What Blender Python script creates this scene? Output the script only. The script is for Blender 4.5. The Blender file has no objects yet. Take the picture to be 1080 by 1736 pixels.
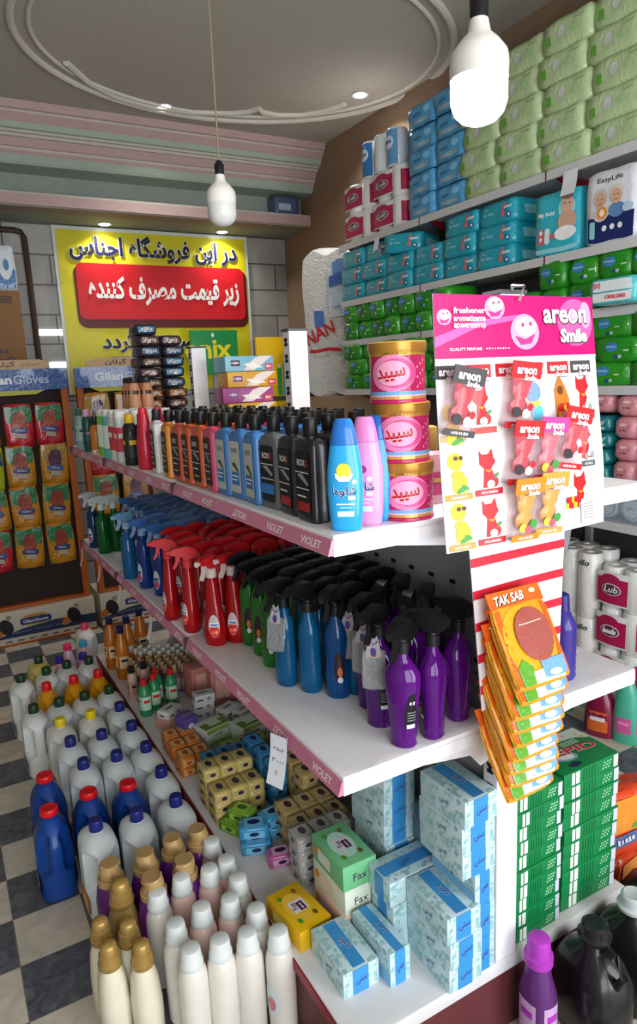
import bpy, bmesh, math, random
from math import sin, cos, pi, radians, sqrt
from mathutils import Vector, Matrix

# ------------------------------------------------------------------ camera, light, exposure
S = bpy.context.scene
COL = S.collection
rnd = random.Random(7)

YAW, PITCH, ROLL = radians(29.03), radians(11.16), radians(2.58)
fw = Vector((sin(YAW) * cos(PITCH), cos(YAW) * cos(PITCH), -sin(PITCH)))
r0 = Vector((cos(YAW), -sin(YAW), 0.0))
d0 = fw.cross(r0)
rt = r0 * cos(ROLL) + d0 * sin(ROLL)
dn = d0 * cos(ROLL) - r0 * sin(ROLL)
cam_d = bpy.data.cameras.new('camera')
cam = bpy.data.objects.new('camera', cam_d)
COL.objects.link(cam)
mw = Matrix((rt, -dn, -fw)).transposed().to_4x4()
mw.translation = Vector((0, 0, 1.6))
cam.matrix_world = mw
cam_d.sensor_fit = 'VERTICAL'
cam_d.sensor_height = 24.0
cam_d.lens = 24.0 * 1157.0 / 1736.0
cam_d.clip_start = 0.05
S.camera = cam

S.view_settings.view_transform = 'Standard'
S.view_settings.look = 'None'
S.view_settings.gamma = 1.0
S.view_settings.use_curve_mapping = False
S.view_settings.exposure = 0.6
try:
    S.cycles.use_denoising = True
    S.cycles.max_bounces = 8
    S.cycles.transmission_bounces = 6
    S.cycles.transparent_max_bounces = 12
    S.cycles.caustics_reflective = False
    S.cycles.caustics_refractive = False
    S.cycles.sample_clamp_indirect = 4.0
except Exception:
    pass

W = bpy.data.worlds.new('street_daylight')
S.world = W
W.use_nodes = True
W.node_tree.nodes['Background'].inputs[0].default_value = (0.86, 0.93, 1.0, 1)
W.node_tree.nodes['Background'].inputs[1].default_value = 1.2

def area(name, loc, rot, sx, sy, power, col=(1, 1, 1), shape='RECTANGLE', spread=pi):
    l = bpy.data.lights.new(name, 'AREA')
    l.shape = shape; l.size = sx; l.size_y = sy; l.energy = power; l.color = col; l.spread = spread
    o = bpy.data.objects.new(name, l)
    COL.objects.link(o); o.location = loc; o.rotation_euler = rot
    return o

# daylight through the shop front behind the photographer, plus a side fill
area('shopfront_daylight', (2.05, -1.9, 1.45), (radians(90), 0, 0), 1.6, 2.2, 54, (0.97, 0.985, 1.0))
area('side_fill', (-0.1, -1.9, 1.55), (radians(90), 0, 0), 2.0, 2.0, 46, (0.95, 0.98, 1.0))  # added fill lamp, brightens the left side of the shop

# ------------------------------------------------------------------ materials
_mats = {}
def lin(h):
    h = h.lstrip('#')
    v = [int(h[i:i + 2], 16) / 255 for i in (0, 2, 4)]
    return [x / 12.92 if x <= .04045 else ((x + .055) / 1.055) ** 2.4 for x in v]

def M(col, r=.5, m=0., t=0., bump=0., bs=60., var=.08, emit=0., coat=0.):
    key = (col, r, m, t, bump, bs, var, emit, coat)
    if key in _mats:
        return _mats[key]
    mt = bpy.data.materials.new('paint_' + col.strip('#'))
    mt.use_nodes = True
    nt = mt.node_tree
    b = nt.nodes['Principled BSDF']
    c = lin(col)
    tc = nt.nodes.new('ShaderNodeTexCoord')
    nz = nt.nodes.new('ShaderNodeTexNoise')
    nz.inputs['Scale'].default_value = 18.
    nt.links.new(tc.outputs['Object'], nz.inputs['Vector'])
    mx = nt.nodes.new('ShaderNodeMix'); mx.data_type = 'RGBA'
    mx.inputs[6].default_value = [x * (1 - var) for x in c] + [1]
    mx.inputs[7].default_value = [min(1, x * (1 + var)) for x in c] + [1]
    nt.links.new(nz.outputs['Fac'], mx.inputs[0])
    nt.links.new(mx.outputs[2], b.inputs['Base Color'])
    b.inputs['Roughness'].default_value = r
    b.inputs['Metallic'].default_value = m
    b.inputs['Transmission Weight'].default_value = t
    b.inputs['IOR'].default_value = 1.4
    b.inputs['Coat Weight'].default_value = coat
    if emit:
        nt.links.new(mx.outputs[2], b.inputs['Emission Color'])
        b.inputs['Emission Strength'].default_value = emit
    if bump:
        n2 = nt.nodes.new('ShaderNodeTexNoise')
        n2.inputs['Scale'].default_value = bs
        n2.inputs['Detail'].default_value = 3
        n2.inputs['Distortion'].default_value = 1.2
        nt.links.new(tc.outputs['Object'], n2.inputs['Vector'])
        bp = nt.nodes.new('ShaderNodeBump')
        bp.inputs['Strength'].default_value = bump
        bp.inputs['Distance'].default_value = .01
        nt.links.new(n2.outputs['Fac'], bp.inputs['Height'])
        nt.links.new(bp.outputs['Normal'], b.inputs['Normal'])
    _mats[key] = mt
    return mt

def film(col, r=.25, bump=.5, bs=35):          # crinkled glossy plastic wrapping
    return M(col, r=r, bump=bump, bs=bs, coat=.45)

def clear_film(name, alpha=.3, col='#e8eef0'):
    k = ('clear', alpha, col)
    if k in _mats: return _mats[k]
    mt = bpy.data.materials.new(name); mt.use_nodes = True
    nt = mt.node_tree; b = nt.nodes['Principled BSDF']
    b.inputs['Base Color'].default_value = lin(col) + [1]
    b.inputs['Roughness'].default_value = .12
    b.inputs['Alpha'].default_value = alpha
    n2 = nt.nodes.new('ShaderNodeTexNoise'); n2.inputs['Scale'].default_value = 40
    bp = nt.nodes.new('ShaderNodeBump'); bp.inputs['Strength'].default_value = .6; bp.inputs['Distance'].default_value = .01
    nt.links.new(n2.outputs['Fac'], bp.inputs['Height']); nt.links.new(bp.outputs['Normal'], b.inputs['Normal'])
    _mats[k] = mt
    return mt

# ------------------------------------------------------------------ mesh builder
class MB:
    def __init__(s):
        s.v = []; s.f = []; s.m = []; s.mats = []
    def mi(s, mat):
        if mat not in s.mats: s.mats.append(mat)
        return s.mats.index(mat)
    def add(s, vs, fs, mat, X=None):
        o = len(s.v); k = s.mi(mat)
        s.v += [tuple(X @ Vector(p)) if X else tuple(p) for p in vs]
        for f in fs:
            s.f.append(tuple(i + o for i in f)); s.m.append(k)
        return s
    def box(s, x0, x1, y0, y1, z0, z1, mat, bv=0, X=None):
        if bv <= 0:
            vs = [(x, y, z) for z in (z0, z1) for y in (y0, y1) for x in (x0, x1)]
            return s.add(vs, [(0, 2, 3, 1), (4, 5, 7, 6), (0, 1, 5, 4), (2, 6, 7, 3), (0, 4, 6, 2), (1, 3, 7, 5)], mat, X)
        bm = bmesh.new()
        bmesh.ops.create_cube(bm, size=1)
        for w in bm.verts:
            w.co = Vector(((x0 + x1) / 2 + w.co.x * (x1 - x0), (y0 + y1) / 2 + w.co.y * (y1 - y0), (z0 + z1) / 2 + w.co.z * (z1 - z0)))
        bmesh.ops.bevel(bm, geom=bm.edges[:], offset=bv, segments=2, affect='EDGES', profile=.6)
        bm.verts.index_update()
        s.add([w.co[:] for w in bm.verts], [[q.index for q in f.verts] for f in bm.faces], mat, X)
        bm.free()
        return s
    def loft(s, secs, mat, n=20, X=None, caps=True):
        secs = [full(q) for q in secs]
        vs = []; fs = []
        for q in secs:
            for i in range(n):
                vs.append(sec_pt(q, 2 * pi * (i + .5) / n))
        for a in range(len(secs) - 1):
            for i in range(n):
                j = (i + 1) % n
                fs.append((a * n + i, a * n + j, (a + 1) * n + j, (a + 1) * n + i))
        if caps:
            fs.append(tuple(reversed(range(n))))
            fs.append(tuple(range((len(secs) - 1) * n, len(secs) * n)))
        return s.add(vs, fs, mat, X)
    def prism(s, pts, h0, h1, mat, X=None):
        n = len(pts)
        vs = [(x, y, h0) for x, y in pts] + [(x, y, h1) for x, y in pts]
        fs = [tuple(reversed(range(n))), tuple(range(n, 2 * n))] + [(i, (i + 1) % n, n + (i + 1) % n, n + i) for i in range(n)]
        return s.add(vs, fs, mat, X)
    def tube(s, path, r, mat, n=8, closed=False):
        P = [Vector(p) for p in path]; N = len(P); vs = []; fs = []
        for i, p in enumerate(P):
            a = P[(i - 1) % N] if (closed or i) else p
            b = P[(i + 1) % N] if (closed or i < N - 1) else p
            t = (b - a).normalized()
            u = t.orthogonal() if abs(t.z) > .9 else t.cross(Vector((0, 0, 1)))
            if abs(t.z) > .9: u = t.cross(Vector((0, 1, 0)))
            u.normalize(); w = t.cross(u)
            rr = r[i] if isinstance(r, (list, tuple)) else r
            for k in range(n):
                vs.append(p + (u * cos(2 * pi * k / n) + w * sin(2 * pi * k / n)) * rr)
        for i in range(N if closed else N - 1):
            for k in range(n):
                a, b = i * n, ((i + 1) % N) * n
                fs.append((a + k, a + (k + 1) % n, b + (k + 1) % n, b + k))
        if not closed:
            fs.append(tuple(range(n))); fs.append(tuple(reversed(range((N - 1) * n, N * n))))
        return s.add(vs, fs, mat)
    def build(s, name, parent=None, loc=None, sharp=38, smooth=True):
        me = bpy.data.meshes.new(name)
        me.from_pydata(s.v, [], s.f)
        for mt in s.mats: me.materials.append(mt)
        me.polygons.foreach_set('material_index', s.m)
        me.update()
        bm = bmesh.new(); bm.from_mesh(me)
        bmesh.ops.recalc_face_normals(bm, faces=bm.faces[:])
        bm.to_mesh(me); bm.free()
        if smooth:
            me.polygons.foreach_set('use_smooth', [True] * len(me.polygons))
            me.set_sharp_from_angle(angle=radians(sharp))
        o = bpy.data.objects.new(name, me)
        COL.objects.link(o)
        if parent: o.parent = parent
        if loc: o.location = loc
        return o

def full(q):                                   # (z, rx, ry, exponent, cx, cy)
    q = tuple(q)
    if len(q) == 2: q = q + (q[1],)
    if len(q) == 3: q = q + (2.,)
    if len(q) == 4: q = q + (0., 0.)
    return q
def sec_pt(q, t, e=0.):
    z, rx, ry, n, cx, cy = q
    c, d = cos(t), sin(t)
    return (cx + (rx + e) * math.copysign(abs(c) ** (2 / n), c), cy + (ry + e) * math.copysign(abs(d) ** (2 / n), d), z)
def sec_at(secs, z):
    secs = [full(q) for q in secs]
    for a, b in zip(secs, secs[1:]):
        if a[0] <= z <= b[0] and b[0] > a[0]:
            k = (z - a[0]) / (b[0] - a[0])
            return tuple(x + (y - x) * k for x, y in zip(a, b))
    return secs[-1] if z > secs[-1][0] else secs[0]

# surface maps (u right, v up, e lift) in metres, used to lay print on a surface
def flat(o, ex, ey):
    o, ex, ey = Vector(o), Vector(ex).normalized(), Vector(ey).normalized()
    n = ex.cross(ey)
    return lambda u, v, e=0.: o + ex * u + ey * v + n * e
def wrap(secs, a0, R):                          # round a lofted body; a0 = facing angle
    def m(u, v, e=0.):
        return Vector(sec_pt(sec_at(secs, v), a0 + u / R, e))
    return m
def face_nx(x): return flat((x, 0, 0), (0, -1, 0), (0, 0, 1))
def face_ny(y): return flat((0, y, 0), (1, 0, 0), (0, 0, 1))
def top_z(z, a=0.): return flat((0, 0, z), (cos(a), sin(a), 0), (-sin(a), cos(a), 0))

def d_rect(mb, m, u0, v0, u1, v1, mat, e=.0006, nu=1, nv=1):
    vs = [m(u0 + (u1 - u0) * i / nu, v0 + (v1 - v0) * j / nv, e) for j in range(nv + 1) for i in range(nu + 1)]
    fs = [(j * (nu + 1) + i, j * (nu + 1) + i + 1, (j + 1) * (nu + 1) + i + 1, (j + 1) * (nu + 1) + i) for j in range(nv) for i in range(nu)]
    mb.add(vs, fs, mat)
def d_poly(mb, m, pts, mat, e=.0008):
    cx = sum(p[0] for p in pts) / len(pts); cy = sum(p[1] for p in pts) / len(pts)
    n = len(pts)
    mb.add([m(cx, cy, e)] + [m(u, v, e) for u, v in pts], [(0, 1 + i, 1 + (i + 1) % n) for i in range(n)], mat)
def d_ell(mb, m, u, v, ru, rv, mat, e=.0008, n=18, a=0., rings=1):
    P = [(ru * cos(2 * pi * i / n), rv * sin(2 * pi * i / n)) for i in range(n)]
    P = [(x * cos(a) - y * sin(a), x * sin(a) + y * cos(a)) for x, y in P]
    vs = [m(u, v, e)]; fs = []
    for k in range(1, rings + 1):
        vs += [m(u + x * k / rings, v + y * k / rings, e) for x, y in P]
    for i in range(n):
        j = (i + 1) % n
        fs.append((0, 1 + i, 1 + j))
        for k in range(rings - 1):
            fs.append((1 + k * n + i, 1 + (k + 1) * n + i, 1 + (k + 1) * n + j, 1 + k * n + j))
    mb.add(vs, fs, mat)

_txt = {}
def text_geo(s, bold=0., shear=0.):
    k = (s, bold, shear)
    if k not in _txt:
        cu = bpy.data.curves.new('lettering', 'FONT')
        cu.body = s; cu.size = 1; cu.offset = bold; cu.shear = shear; cu.resolution_u = 2
        o = bpy.data.objects.new('lettering', cu)
        me = bpy.data.meshes.new_from_object(o)
        vs = [(v.co.x, v.co.y) for v in me.vertices]
        fs = [tuple(p.vertices) for p in me.polygons]
        bpy.data.objects.remove(o); bpy.data.curves.remove(cu); bpy.data.meshes.remove(me)
        x0 = min(v[0] for v in vs); x1 = max(v[0] for v in vs)
        y0 = min(v[1] for v in vs); y1 = max(v[1] for v in vs)
        _txt[k] = (vs, fs, x0, x1, y0, y1)
    return _txt[k]
def d_text(mb, m, s, u, v, h, mat, e=.001, w=None, bold=0., shear=0., a=0., flip=False):
    """centred lettering of height h (and width w when given), turned by a"""
    vs, fs, x0, x1, y0, y1 = text_geo(s, bold, shear)
    k = h / (y1 - y0); kx = (w / (x1 - x0)) if w else k
    out = []
    for x, y in vs:
        X = (x - (x0 + x1) / 2) * kx; Y = (y - (y0 + y1) / 2) * k
        if flip: X, Y = -X, -Y
        out.append(m(u + X * cos(a) - Y * sin(a), v + X * sin(a) + Y * cos(a), e))
    mb.add(out, fs, mat)
    return (x1 - x0) * kx

def scrawl(mb, m, u, v, w, h, mat, e=.001, n=6):
    """small illegible print"""
    q = random.Random(int(w * 1e4) + n)
    x = u - w / 2
    for i in range(n):
        a = w / n * q.uniform(.45, .8); b = h * q.uniform(.5, 1)
        d_rect(mb, m, x, v - b / 2, x + a, v + b / 2, mat, e); x += w / n

_AR = {'ا': 'ﺍﺎ', 'ب': 'ﺏﺐﺑﺒ', 'پ': 'ﭖﭗﭘﭙ', 'ت': 'ﺕﺖﺗﺘ', 'ج': 'ﺝﺞﺟﺠ', 'د': 'ﺩﺪ', 'ر': 'ﺭﺮ', 'ز': 'ﺯﺰ', 'س': 'ﺱﺲﺳﺴ', 'ش': 'ﺵﺶﺷﺸ',
       'ص': 'ﺹﺺﺻﺼ', 'ض': 'ﺽﺾﺿﻀ', 'ع': 'ﻉﻊﻋﻌ', 'ف': 'ﻑﻒﻓﻔ', 'ق': 'ﻕﻖﻗﻘ', 'ک': 'ﮎﮏﮐﮑ', 'گ': 'ﮒﮓﮔﮕ', 'ل': 'ﻝﻞﻟﻠ', 'م': 'ﻡﻢﻣﻤ',
       'ن': 'ﻥﻦﻧﻨ', 'و': 'ﻭﻮ', 'ه': 'ﻩﻪﻫﻬ', 'ی': 'ﯼﯽﯾﯿ'}
def ar(s):                                      # joins Persian letters and lays them right to left
    out = []
    for w in s.split(' '):
        g = ''
        for i, c in enumerate(w):
            f = _AR[c]
            pj = i > 0 and len(_AR[w[i - 1]]) == 4
            nj = i < len(w) - 1 and len(f) == 4
            g += f[3] if pj and nj else f[2] if nj else f[1] if pj else f[0]
        out.append(g[::-1])
    return ' '.join(reversed(out))

# pillowy wrapped pack
class Puff:
    def __init__(s, lx, ly, lz, k=.16, p=4, amp=.03, seed=0, base=True):
        s.h = (lx / 2, ly / 2, lz / 2); s.k = k; s.p = p; s.amp = amp; s.q = seed * 1.7; s.base = base
    def pt(s, x, y, z):
        k, p = s.k, s.p
        a, b, c = abs(x) ** p, abs(y) ** p, abs(z) ** p
        w = s.amp
        q = s.q
        X = x * (1 - k * (b + c) / 2 + w * sin(5 * y + 3 * z + q))
        Y = y * (1 - k * (a + c) / 2 + w * sin(6 * x - 4 * z + q * 2))
        Z = z * (1 - k * (a + b) / 2 + w * sin(4 * x + 5 * y + q * 3))
        v = Vector((X * s.h[0], Y * s.h[1], Z * s.h[2]))
        if s.base: v.z += s.h[2] * (1 - k * .1)
        return v
    def mesh(s, mb, mat, n=7, mats=None):
        for ax in range(3):
            for sg in (-1, 1):
                vs = []; fs = []
                for j in range(n + 1):
                    for i in range(n + 1):
                        a, b = 2 * i / n - 1, 2 * j / n - 1
                        q = [0, 0, 0]; q[ax] = sg; q[(ax + 1) % 3] = a; q[(ax + 2) % 3] = b
                        vs.append(s.pt(*q))
                for j in range(n):
                    for i in range(n):
                        fs.append((j * (n + 1) + i, j * (n + 1) + i + 1, (j + 1) * (n + 1) + i + 1, (j + 1) * (n + 1) + i))
                mb.add(vs, fs, (mats or {}).get((ax, sg), mat))
        return s
    def nx(s, u, v, e=0.):                      # print on the -X face; v is centred
        return s.pt(-1, -u / s.h[1], v / s.h[2]) + Vector((-e, 0, 0))
    def ny(s, u, v, e=0.):
        return s.pt(u / s.h[0], -1, v / s.h[2]) + Vector((0, -e, 0))
    def top(s, u, v, e=0.):
        return s.pt(u / s.h[0], v / s.h[1], 1) + Vector((0, 0, e))
def weld(o, d=1e-5):
    bm = bmesh.new(); bm.from_mesh(o.data)
    bmesh.ops.remove_doubles(bm, verts=bm.verts[:], dist=d)
    bm.to_mesh(o.data); bm.free()
    return o

# ------------------------------------------------------------------ things
def tag(o, label, cat, group=None, kind=None):
    o['label'] = label; o['category'] = cat
    if group: o['group'] = group
    if kind: o['kind'] = kind
    return o
def struct(mb, name):
    o = mb.build(name); o['kind'] = 'structure'
    return o
def empty(name, loc=(0, 0, 0), rz=0.):
    o = bpy.data.objects.new(name, None); COL.objects.link(o)
    o.empty_display_size = .05
    o.location = loc; o.rotation_euler = (0, 0, rz)
    return o
def dup(o, parent=None):
    c = o.copy(); COL.objects.link(c)
    if parent: c.parent = parent
    for ch in list(o.children): dup(ch, c)
    return c
_proto = {}
def place(key, fn, loc, rz, label, cat, group=None, rx=0., ry=0., s=1.):
    """first call builds the thing with its parts, later calls copy it and each of its parts"""
    if key in _proto: o = dup(_proto[key])
    else:
        o = fn(); _proto[key] = o
    o.location = loc; o.rotation_euler = (rx, ry, rz)
    o.scale = (s, s, s)
    for k in ('group', 'kind'):
        if k in o: del o[k]
    return tag(o, label, cat, group)
NTH = ['first', 'second', 'third', 'fourth', 'fifth', 'sixth', 'seventh', 'eighth', 'ninth', 'tenth', 'eleventh', 'twelfth', 'thirteenth',
       'fourteenth', 'fifteenth', 'sixteenth', 'seventeenth', 'eighteenth', 'nineteenth', 'twentieth']
WHITE = M('#e9e9ea', .4); BLACK = M('#0c0c0e', .35)
# ------------------------------------------------------------------ the room
def tile_material():
    mt = bpy.data.materials.new('floor_tiles'); mt.use_nodes = True
    nt = mt.node_tree; b = nt.nodes['Principled BSDF']
    tc = nt.nodes.new('ShaderNodeTexCoord')
    mp = nt.nodes.new('ShaderNodeMapping'); mp.inputs['Location'].default_value = (-.015, -2.085, .05)
    nt.links.new(tc.outputs['Object'], mp.inputs['Vector'])
    ck = nt.nodes.new('ShaderNodeTexChecker'); ck.inputs['Scale'].default_value = 5.0
    nt.links.new(mp.outputs[0], ck.inputs['Vector'])
    def veined(a, c, sc):
        n = nt.nodes.new('ShaderNodeTexNoise'); n.inputs['Scale'].default_value = sc; n.inputs['Detail'].default_value = 6; n.inputs['Distortion'].default_value = 1.5
        nt.links.new(tc.outputs['Object'], n.inputs['Vector'])
        r = nt.nodes.new('ShaderNodeMapRange'); r.inputs[1].default_value = .3; r.inputs[2].default_value = .7
        nt.links.new(n.outputs['Fac'], r.inputs[0])
        x = nt.nodes.new('ShaderNodeMix'); x.data_type = 'RGBA'
        x.inputs[6].default_value = lin(a) + [1]; x.inputs[7].default_value = lin(c) + [1]
        nt.links.new(r.outputs[0], x.inputs[0]); return x.outputs[2]
    li = veined('#b9b2a4', '#d2cabb', 14); dk = veined('#3d4149', '#686c73', 18)
    x = nt.nodes.new('ShaderNodeMix'); x.data_type = 'RGBA'
    nt.links.new(ck.outputs['Fac'], x.inputs[0]); nt.links.new(dk, x.inputs[6]); nt.links.new(li, x.inputs[7])
    br = nt.nodes.new('ShaderNodeTexBrick'); br.offset = 0; br.squash = 1
    br.inputs['Scale'].default_value = 5.0; br.inputs['Brick Width'].default_value = 1; br.inputs['Row Height'].default_value = 1
    br.inputs['Mortar Size'].default_value = .008
    nt.links.new(mp.outputs[0], br.inputs['Vector'])
    y = nt.nodes.new('ShaderNodeMix'); y.data_type = 'RGBA'
    nt.links.new(br.outputs['Fac'], y.inputs[0]); nt.links.new(x.outputs[2], y.inputs[6]); y.inputs[7].default_value = lin('#77736c') + [1]
    nt.links.new(y.outputs[2], b.inputs['Base Color'])
    b.inputs['Roughness'].default_value = .42
    return mt
def plaster(name, a, c, sc, bump=.35, r=.8):
    mt = bpy.data.materials.new(name); mt.use_nodes = True
    nt = mt.node_tree; b = nt.nodes['Principled BSDF']
    tc = nt.nodes.new('ShaderNodeTexCoord')
    n = nt.nodes.new('ShaderNodeTexNoise'); n.inputs['Scale'].default_value = sc; n.inputs['Detail'].default_value = 7
    nt.links.new(tc.outputs['Object'], n.inputs['Vector'])
    x = nt.nodes.new('ShaderNodeMix'); x.data_type = 'RGBA'
    x.inputs[6].default_value = lin(a) + [1]; x.inputs[7].default_value = lin(c) + [1]
    nt.links.new(n.outputs['Fac'], x.inputs[0]); nt.links.new(x.outputs[2], b.inputs['Base Color'])
    bp = nt.nodes.new('ShaderNodeBump'); bp.inputs['Strength'].default_value = bump; bp.inputs['Distance'].default_value = .01
    nt.links.new(n.outputs['Fac'], bp.inputs['Height']); nt.links.new(bp.outputs['Normal'], b.inputs['Normal'])
    b.inputs['Roughness'].default_value = r
    return mt
def block_material():
    mt = bpy.data.materials.new('stone_block_wall'); mt.use_nodes = True
    nt = mt.node_tree; b = nt.nodes['Principled BSDF']
    tc = nt.nodes.new('ShaderNodeTexCoord')
    mp = nt.nodes.new('ShaderNodeMapping'); mp.inputs['Rotation'].default_value = (radians(90), 0, 0)
    nt.links.new(tc.outputs['Object'], mp.inputs['Vector'])
    br = nt.nodes.new('ShaderNodeTexBrick'); br.offset = .5
    br.inputs['Scale'].default_value = 1.0; br.inputs['Brick Width'].default_value = .62; br.inputs['Row Height'].default_value = .215
    br.inputs['Mortar Size'].default_value = .006
    br.inputs['Color1'].default_value = lin('#a5a39a') + [1]; br.inputs['Color2'].default_value = lin('#8d8b83') + [1]
    br.inputs['Mortar'].default_value = lin('#4d4a46') + [1]
    nt.links.new(mp.outputs[0], br.inputs['Vector'])
    n = nt.nodes.new('ShaderNodeTexNoise'); n.inputs['Scale'].default_value = 9; n.inputs['Detail'].default_value = 8
    nt.links.new(tc.outputs['Object'], n.inputs['Vector'])
    x = nt.nodes.new('ShaderNodeMix'); x.data_type = 'RGBA'; x.blend_type = 'MULTIPLY'; x.inputs[0].default_value = .5
    nt.links.new(br.outputs['Color'], x.inputs[6]); nt.links.new(n.outputs['Color'], x.inputs[7])
    g = nt.nodes.new('ShaderNodeHueSaturation'); g.inputs['Saturation'].default_value = .35; g.inputs['Value'].default_value = 1.35
    nt.links.new(x.outputs[2], g.inputs['Color']); nt.links.new(g.outputs[0], b.inputs['Base Color'])
    b.inputs['Roughness'].default_value = .45
    return mt
XL, XR, YF, YB, ZC = -1.7, 2.9, -2.0, 5.62, 3.345
struct(MB().box(XL - .1, XR + .1, YF - 1.5, YB + .1, -.1, 0, tile_material()), 'floor')
CEIL = plaster('ceiling_paint', '#a9a49b', '#b7b2a8', 30, .1)
struct(MB().box(XL - .1, XR + .1, YF - .1, YB + .1, ZC, ZC + .1, CEIL), 'ceiling')
struct(MB().box(XR, XR + .1, YF - .1, YB + .1, 0, ZC, plaster('brown_textured_plaster', '#7d6653', '#94795f', 60, .5)), 'wall_right')
struct(MB().box(XL - .1, XR, YB, YB + .1, 0, ZC, block_material()), 'wall_back')
LW = plaster('left_wall_paint', '#a8a295', '#b9b3a6', 20, .2)
struct(MB().box(XL - .1, XL, YF - .1, YB, 0, ZC, LW), 'wall_left')
wf = MB()                                       # shop front wall with two open bays
wf.box(XL, -1.2, YF - .1, YF, 0, ZC, LW); wf.box(-1.2, XR, YF - .1, YF, 2.7, ZC, LW)
wf.box(.95, 1.2, YF - .1, YF, 0, 2.7, LW); wf.box(2.85, XR, YF - .1, YF, 0, 2.7, LW)
struct(wf, 'wall_front')

# stepped cornice, ledge and soffit over the back wall
PINK = M('#b59a97', .6); GRN = M('#a3b1a5', .6); CRM = M('#b7b1a7', .6); GWL = M('#8f9a92', .7); SOF = M('#8f877c', .7)
prof = [(4.85, 3.345, PINK), (4.87, 3.305, PINK), (4.885, 3.30, CRM), (4.89, 3.288, PINK), (4.925, 3.245, GRN), (4.945, 3.215, GRN), (4.965, 3.212, CRM), (4.968, 3.198, CRM),
        (4.985, 3.196, CRM), (4.99, 3.18, CRM), (5.005, 3.178, PINK), (5.03, 3.135, PINK), (5.04, 3.13, CRM), (5.045, 3.115, PINK), (5.06, 3.095, GRN), (5.085, 3.06, GRN), (5.10, 3.045, GRN), (5.30, 3.04, GWL)]
cb = MB()
for (y0, z0, m0), (y1, z1, _) in zip(prof, prof[1:]):
    cb.add([(XL, y0, z0), (XR, y0, z0), (XR, y1, z1), (XL, y1, z1)], [(0, 1, 2, 3)], m0)
cb.add([(XL, 5.3, 3.04), (XR, 5.3, 3.04), (XR, 5.3, 3.345), (XL, 5.3, 3.345)], [(0, 1, 2, 3)], CRM)
c_o = cb.build('trim_1', smooth=False); c_o['kind'] = 'structure'
c_o['label'] = 'stepped pink and pale green plaster cornice under the ceiling'
lb = MB()
lb.box(XL, XR, 5.30, YB, 2.80, ZC, GWL)
lb.box(XL, XR, 5.15, 5.30, 2.80, 2.885, SOF)
lb.box(XL, XR, 5.138, 5.15, 2.81, 2.875, PINK)
lb.box(XL, XR, 5.142, 5.15, 2.875, 2.89, CRM)
l_o = lb.build('trim_2', smooth=False); l_o['kind'] = 'structure'
l_o['label'] = 'plaster ledge with pink edge above the yellow banner'

# plaster scrollwork on the ceiling
def ring(cx, cy, rx, ry, a0, a1, n=40):
    return [(cx + rx * cos(a0 + (a1 - a0) * i / n), cy + ry * sin(a0 + (a1 - a0) * i / n), ZC - .004) for i in range(n + 1)]
MLD = M('#cfcac0', .5)
rb = MB()
rb.tube(ring(1.75, 3.72, 1.18, .98, 0, 2 * pi, 64)[:-1], .02, MLD, closed=True)
rb.tube(ring(1.75, 3.72, 1.10, .90, 0, 2 * pi, 64)[:-1], .012, MLD, closed=True)
r_o = rb.build('trim_3'); r_o['kind'] = 'structure'; r_o['label'] = 'oval plaster moulding on the ceiling'
rb = MB()
rb.tube([(.9, 4.22, ZC - .004), (1.05, 4.42, ZC - .004), (1.25, 4.57, ZC - .004), (1.5, 4.64, ZC - .004), (1.75, 4.63, ZC - .004), (1.98, 4.56, ZC - .004), (2.1, 4.48, ZC - .004),
         (2.13, 4.40, ZC - .004), (2.18, 4.45, ZC - .004), (2.3, 4.46, ZC - .004), (2.45, 4.40, ZC - .004), (2.56, 4.28, ZC - .004), (2.62, 4.12, ZC - .004)], .02, MLD)
r_o = rb.build('trim_4'); r_o['kind'] = 'structure'; r_o['label'] = 'scalloped plaster moulding round the ceiling oval'

# white strips with their light put in as emission, and pipe on back wall
def glow_strip(x0, x1, z, label):
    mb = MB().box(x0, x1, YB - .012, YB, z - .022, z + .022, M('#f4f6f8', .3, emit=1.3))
    o = mb.build('glowing_strip'); tag(o, label, 'glowing strip')
glow_strip(.78, 1.03, 2.02, 'upper glowing white strip between the wall blocks left of the banner')
glow_strip(.84, 1.05, 1.78, 'lower glowing white strip between the wall blocks left of the banner')
pb = MB().tube([(.3, YB - .03, 2.735), (.70, YB - .03, 2.735), (.745, YB - .03, 2.725), (.765, YB - .03, 2.69), (.768, YB - .03, 2.4), (.77, YB - .03, 1.0), (.77, YB - .03, 0.02)], .021, M('#4a3c33', .5, m=.3))
tag(pb.build('pipe'), 'rusty brown pipe bending down the stone block wall', 'pipe')

# recessed spots
def spot(x, y, z, label, pw):
    r = empty('ceiling_spot', (x, y, z)); tag(r, label, 'spotlight', 'recessed spotlights')
    MB().loft([(-.006, .055), (-.001, .052), (0, .05)], M('#dcdcd8', .35)).build('rim', r)
    MB().loft([(-.010, .036), (-.0065, .04)], M('#ffffff', .5, emit=9.)).build('lamp_face', r)
    area('spot_light', (x, y, z - .02), (0, 0, 0), .07, .07, pw, (1, .98, .94), 'DISK', radians(130))
spot(1.57, 4.62, ZC, 'round recessed ceiling spot left of the hanging bulb cord', 6)
spot(2.64, 3.97, ZC, 'round recessed ceiling spot near the brown wall', 6)
spot(1.33, 5.5, 2.80, 'left recessed spot in the soffit above the banner', 2.2)
spot(2.27, 5.5, 2.80, 'right recessed spot in the soffit above the banner', 2.2)

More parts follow.
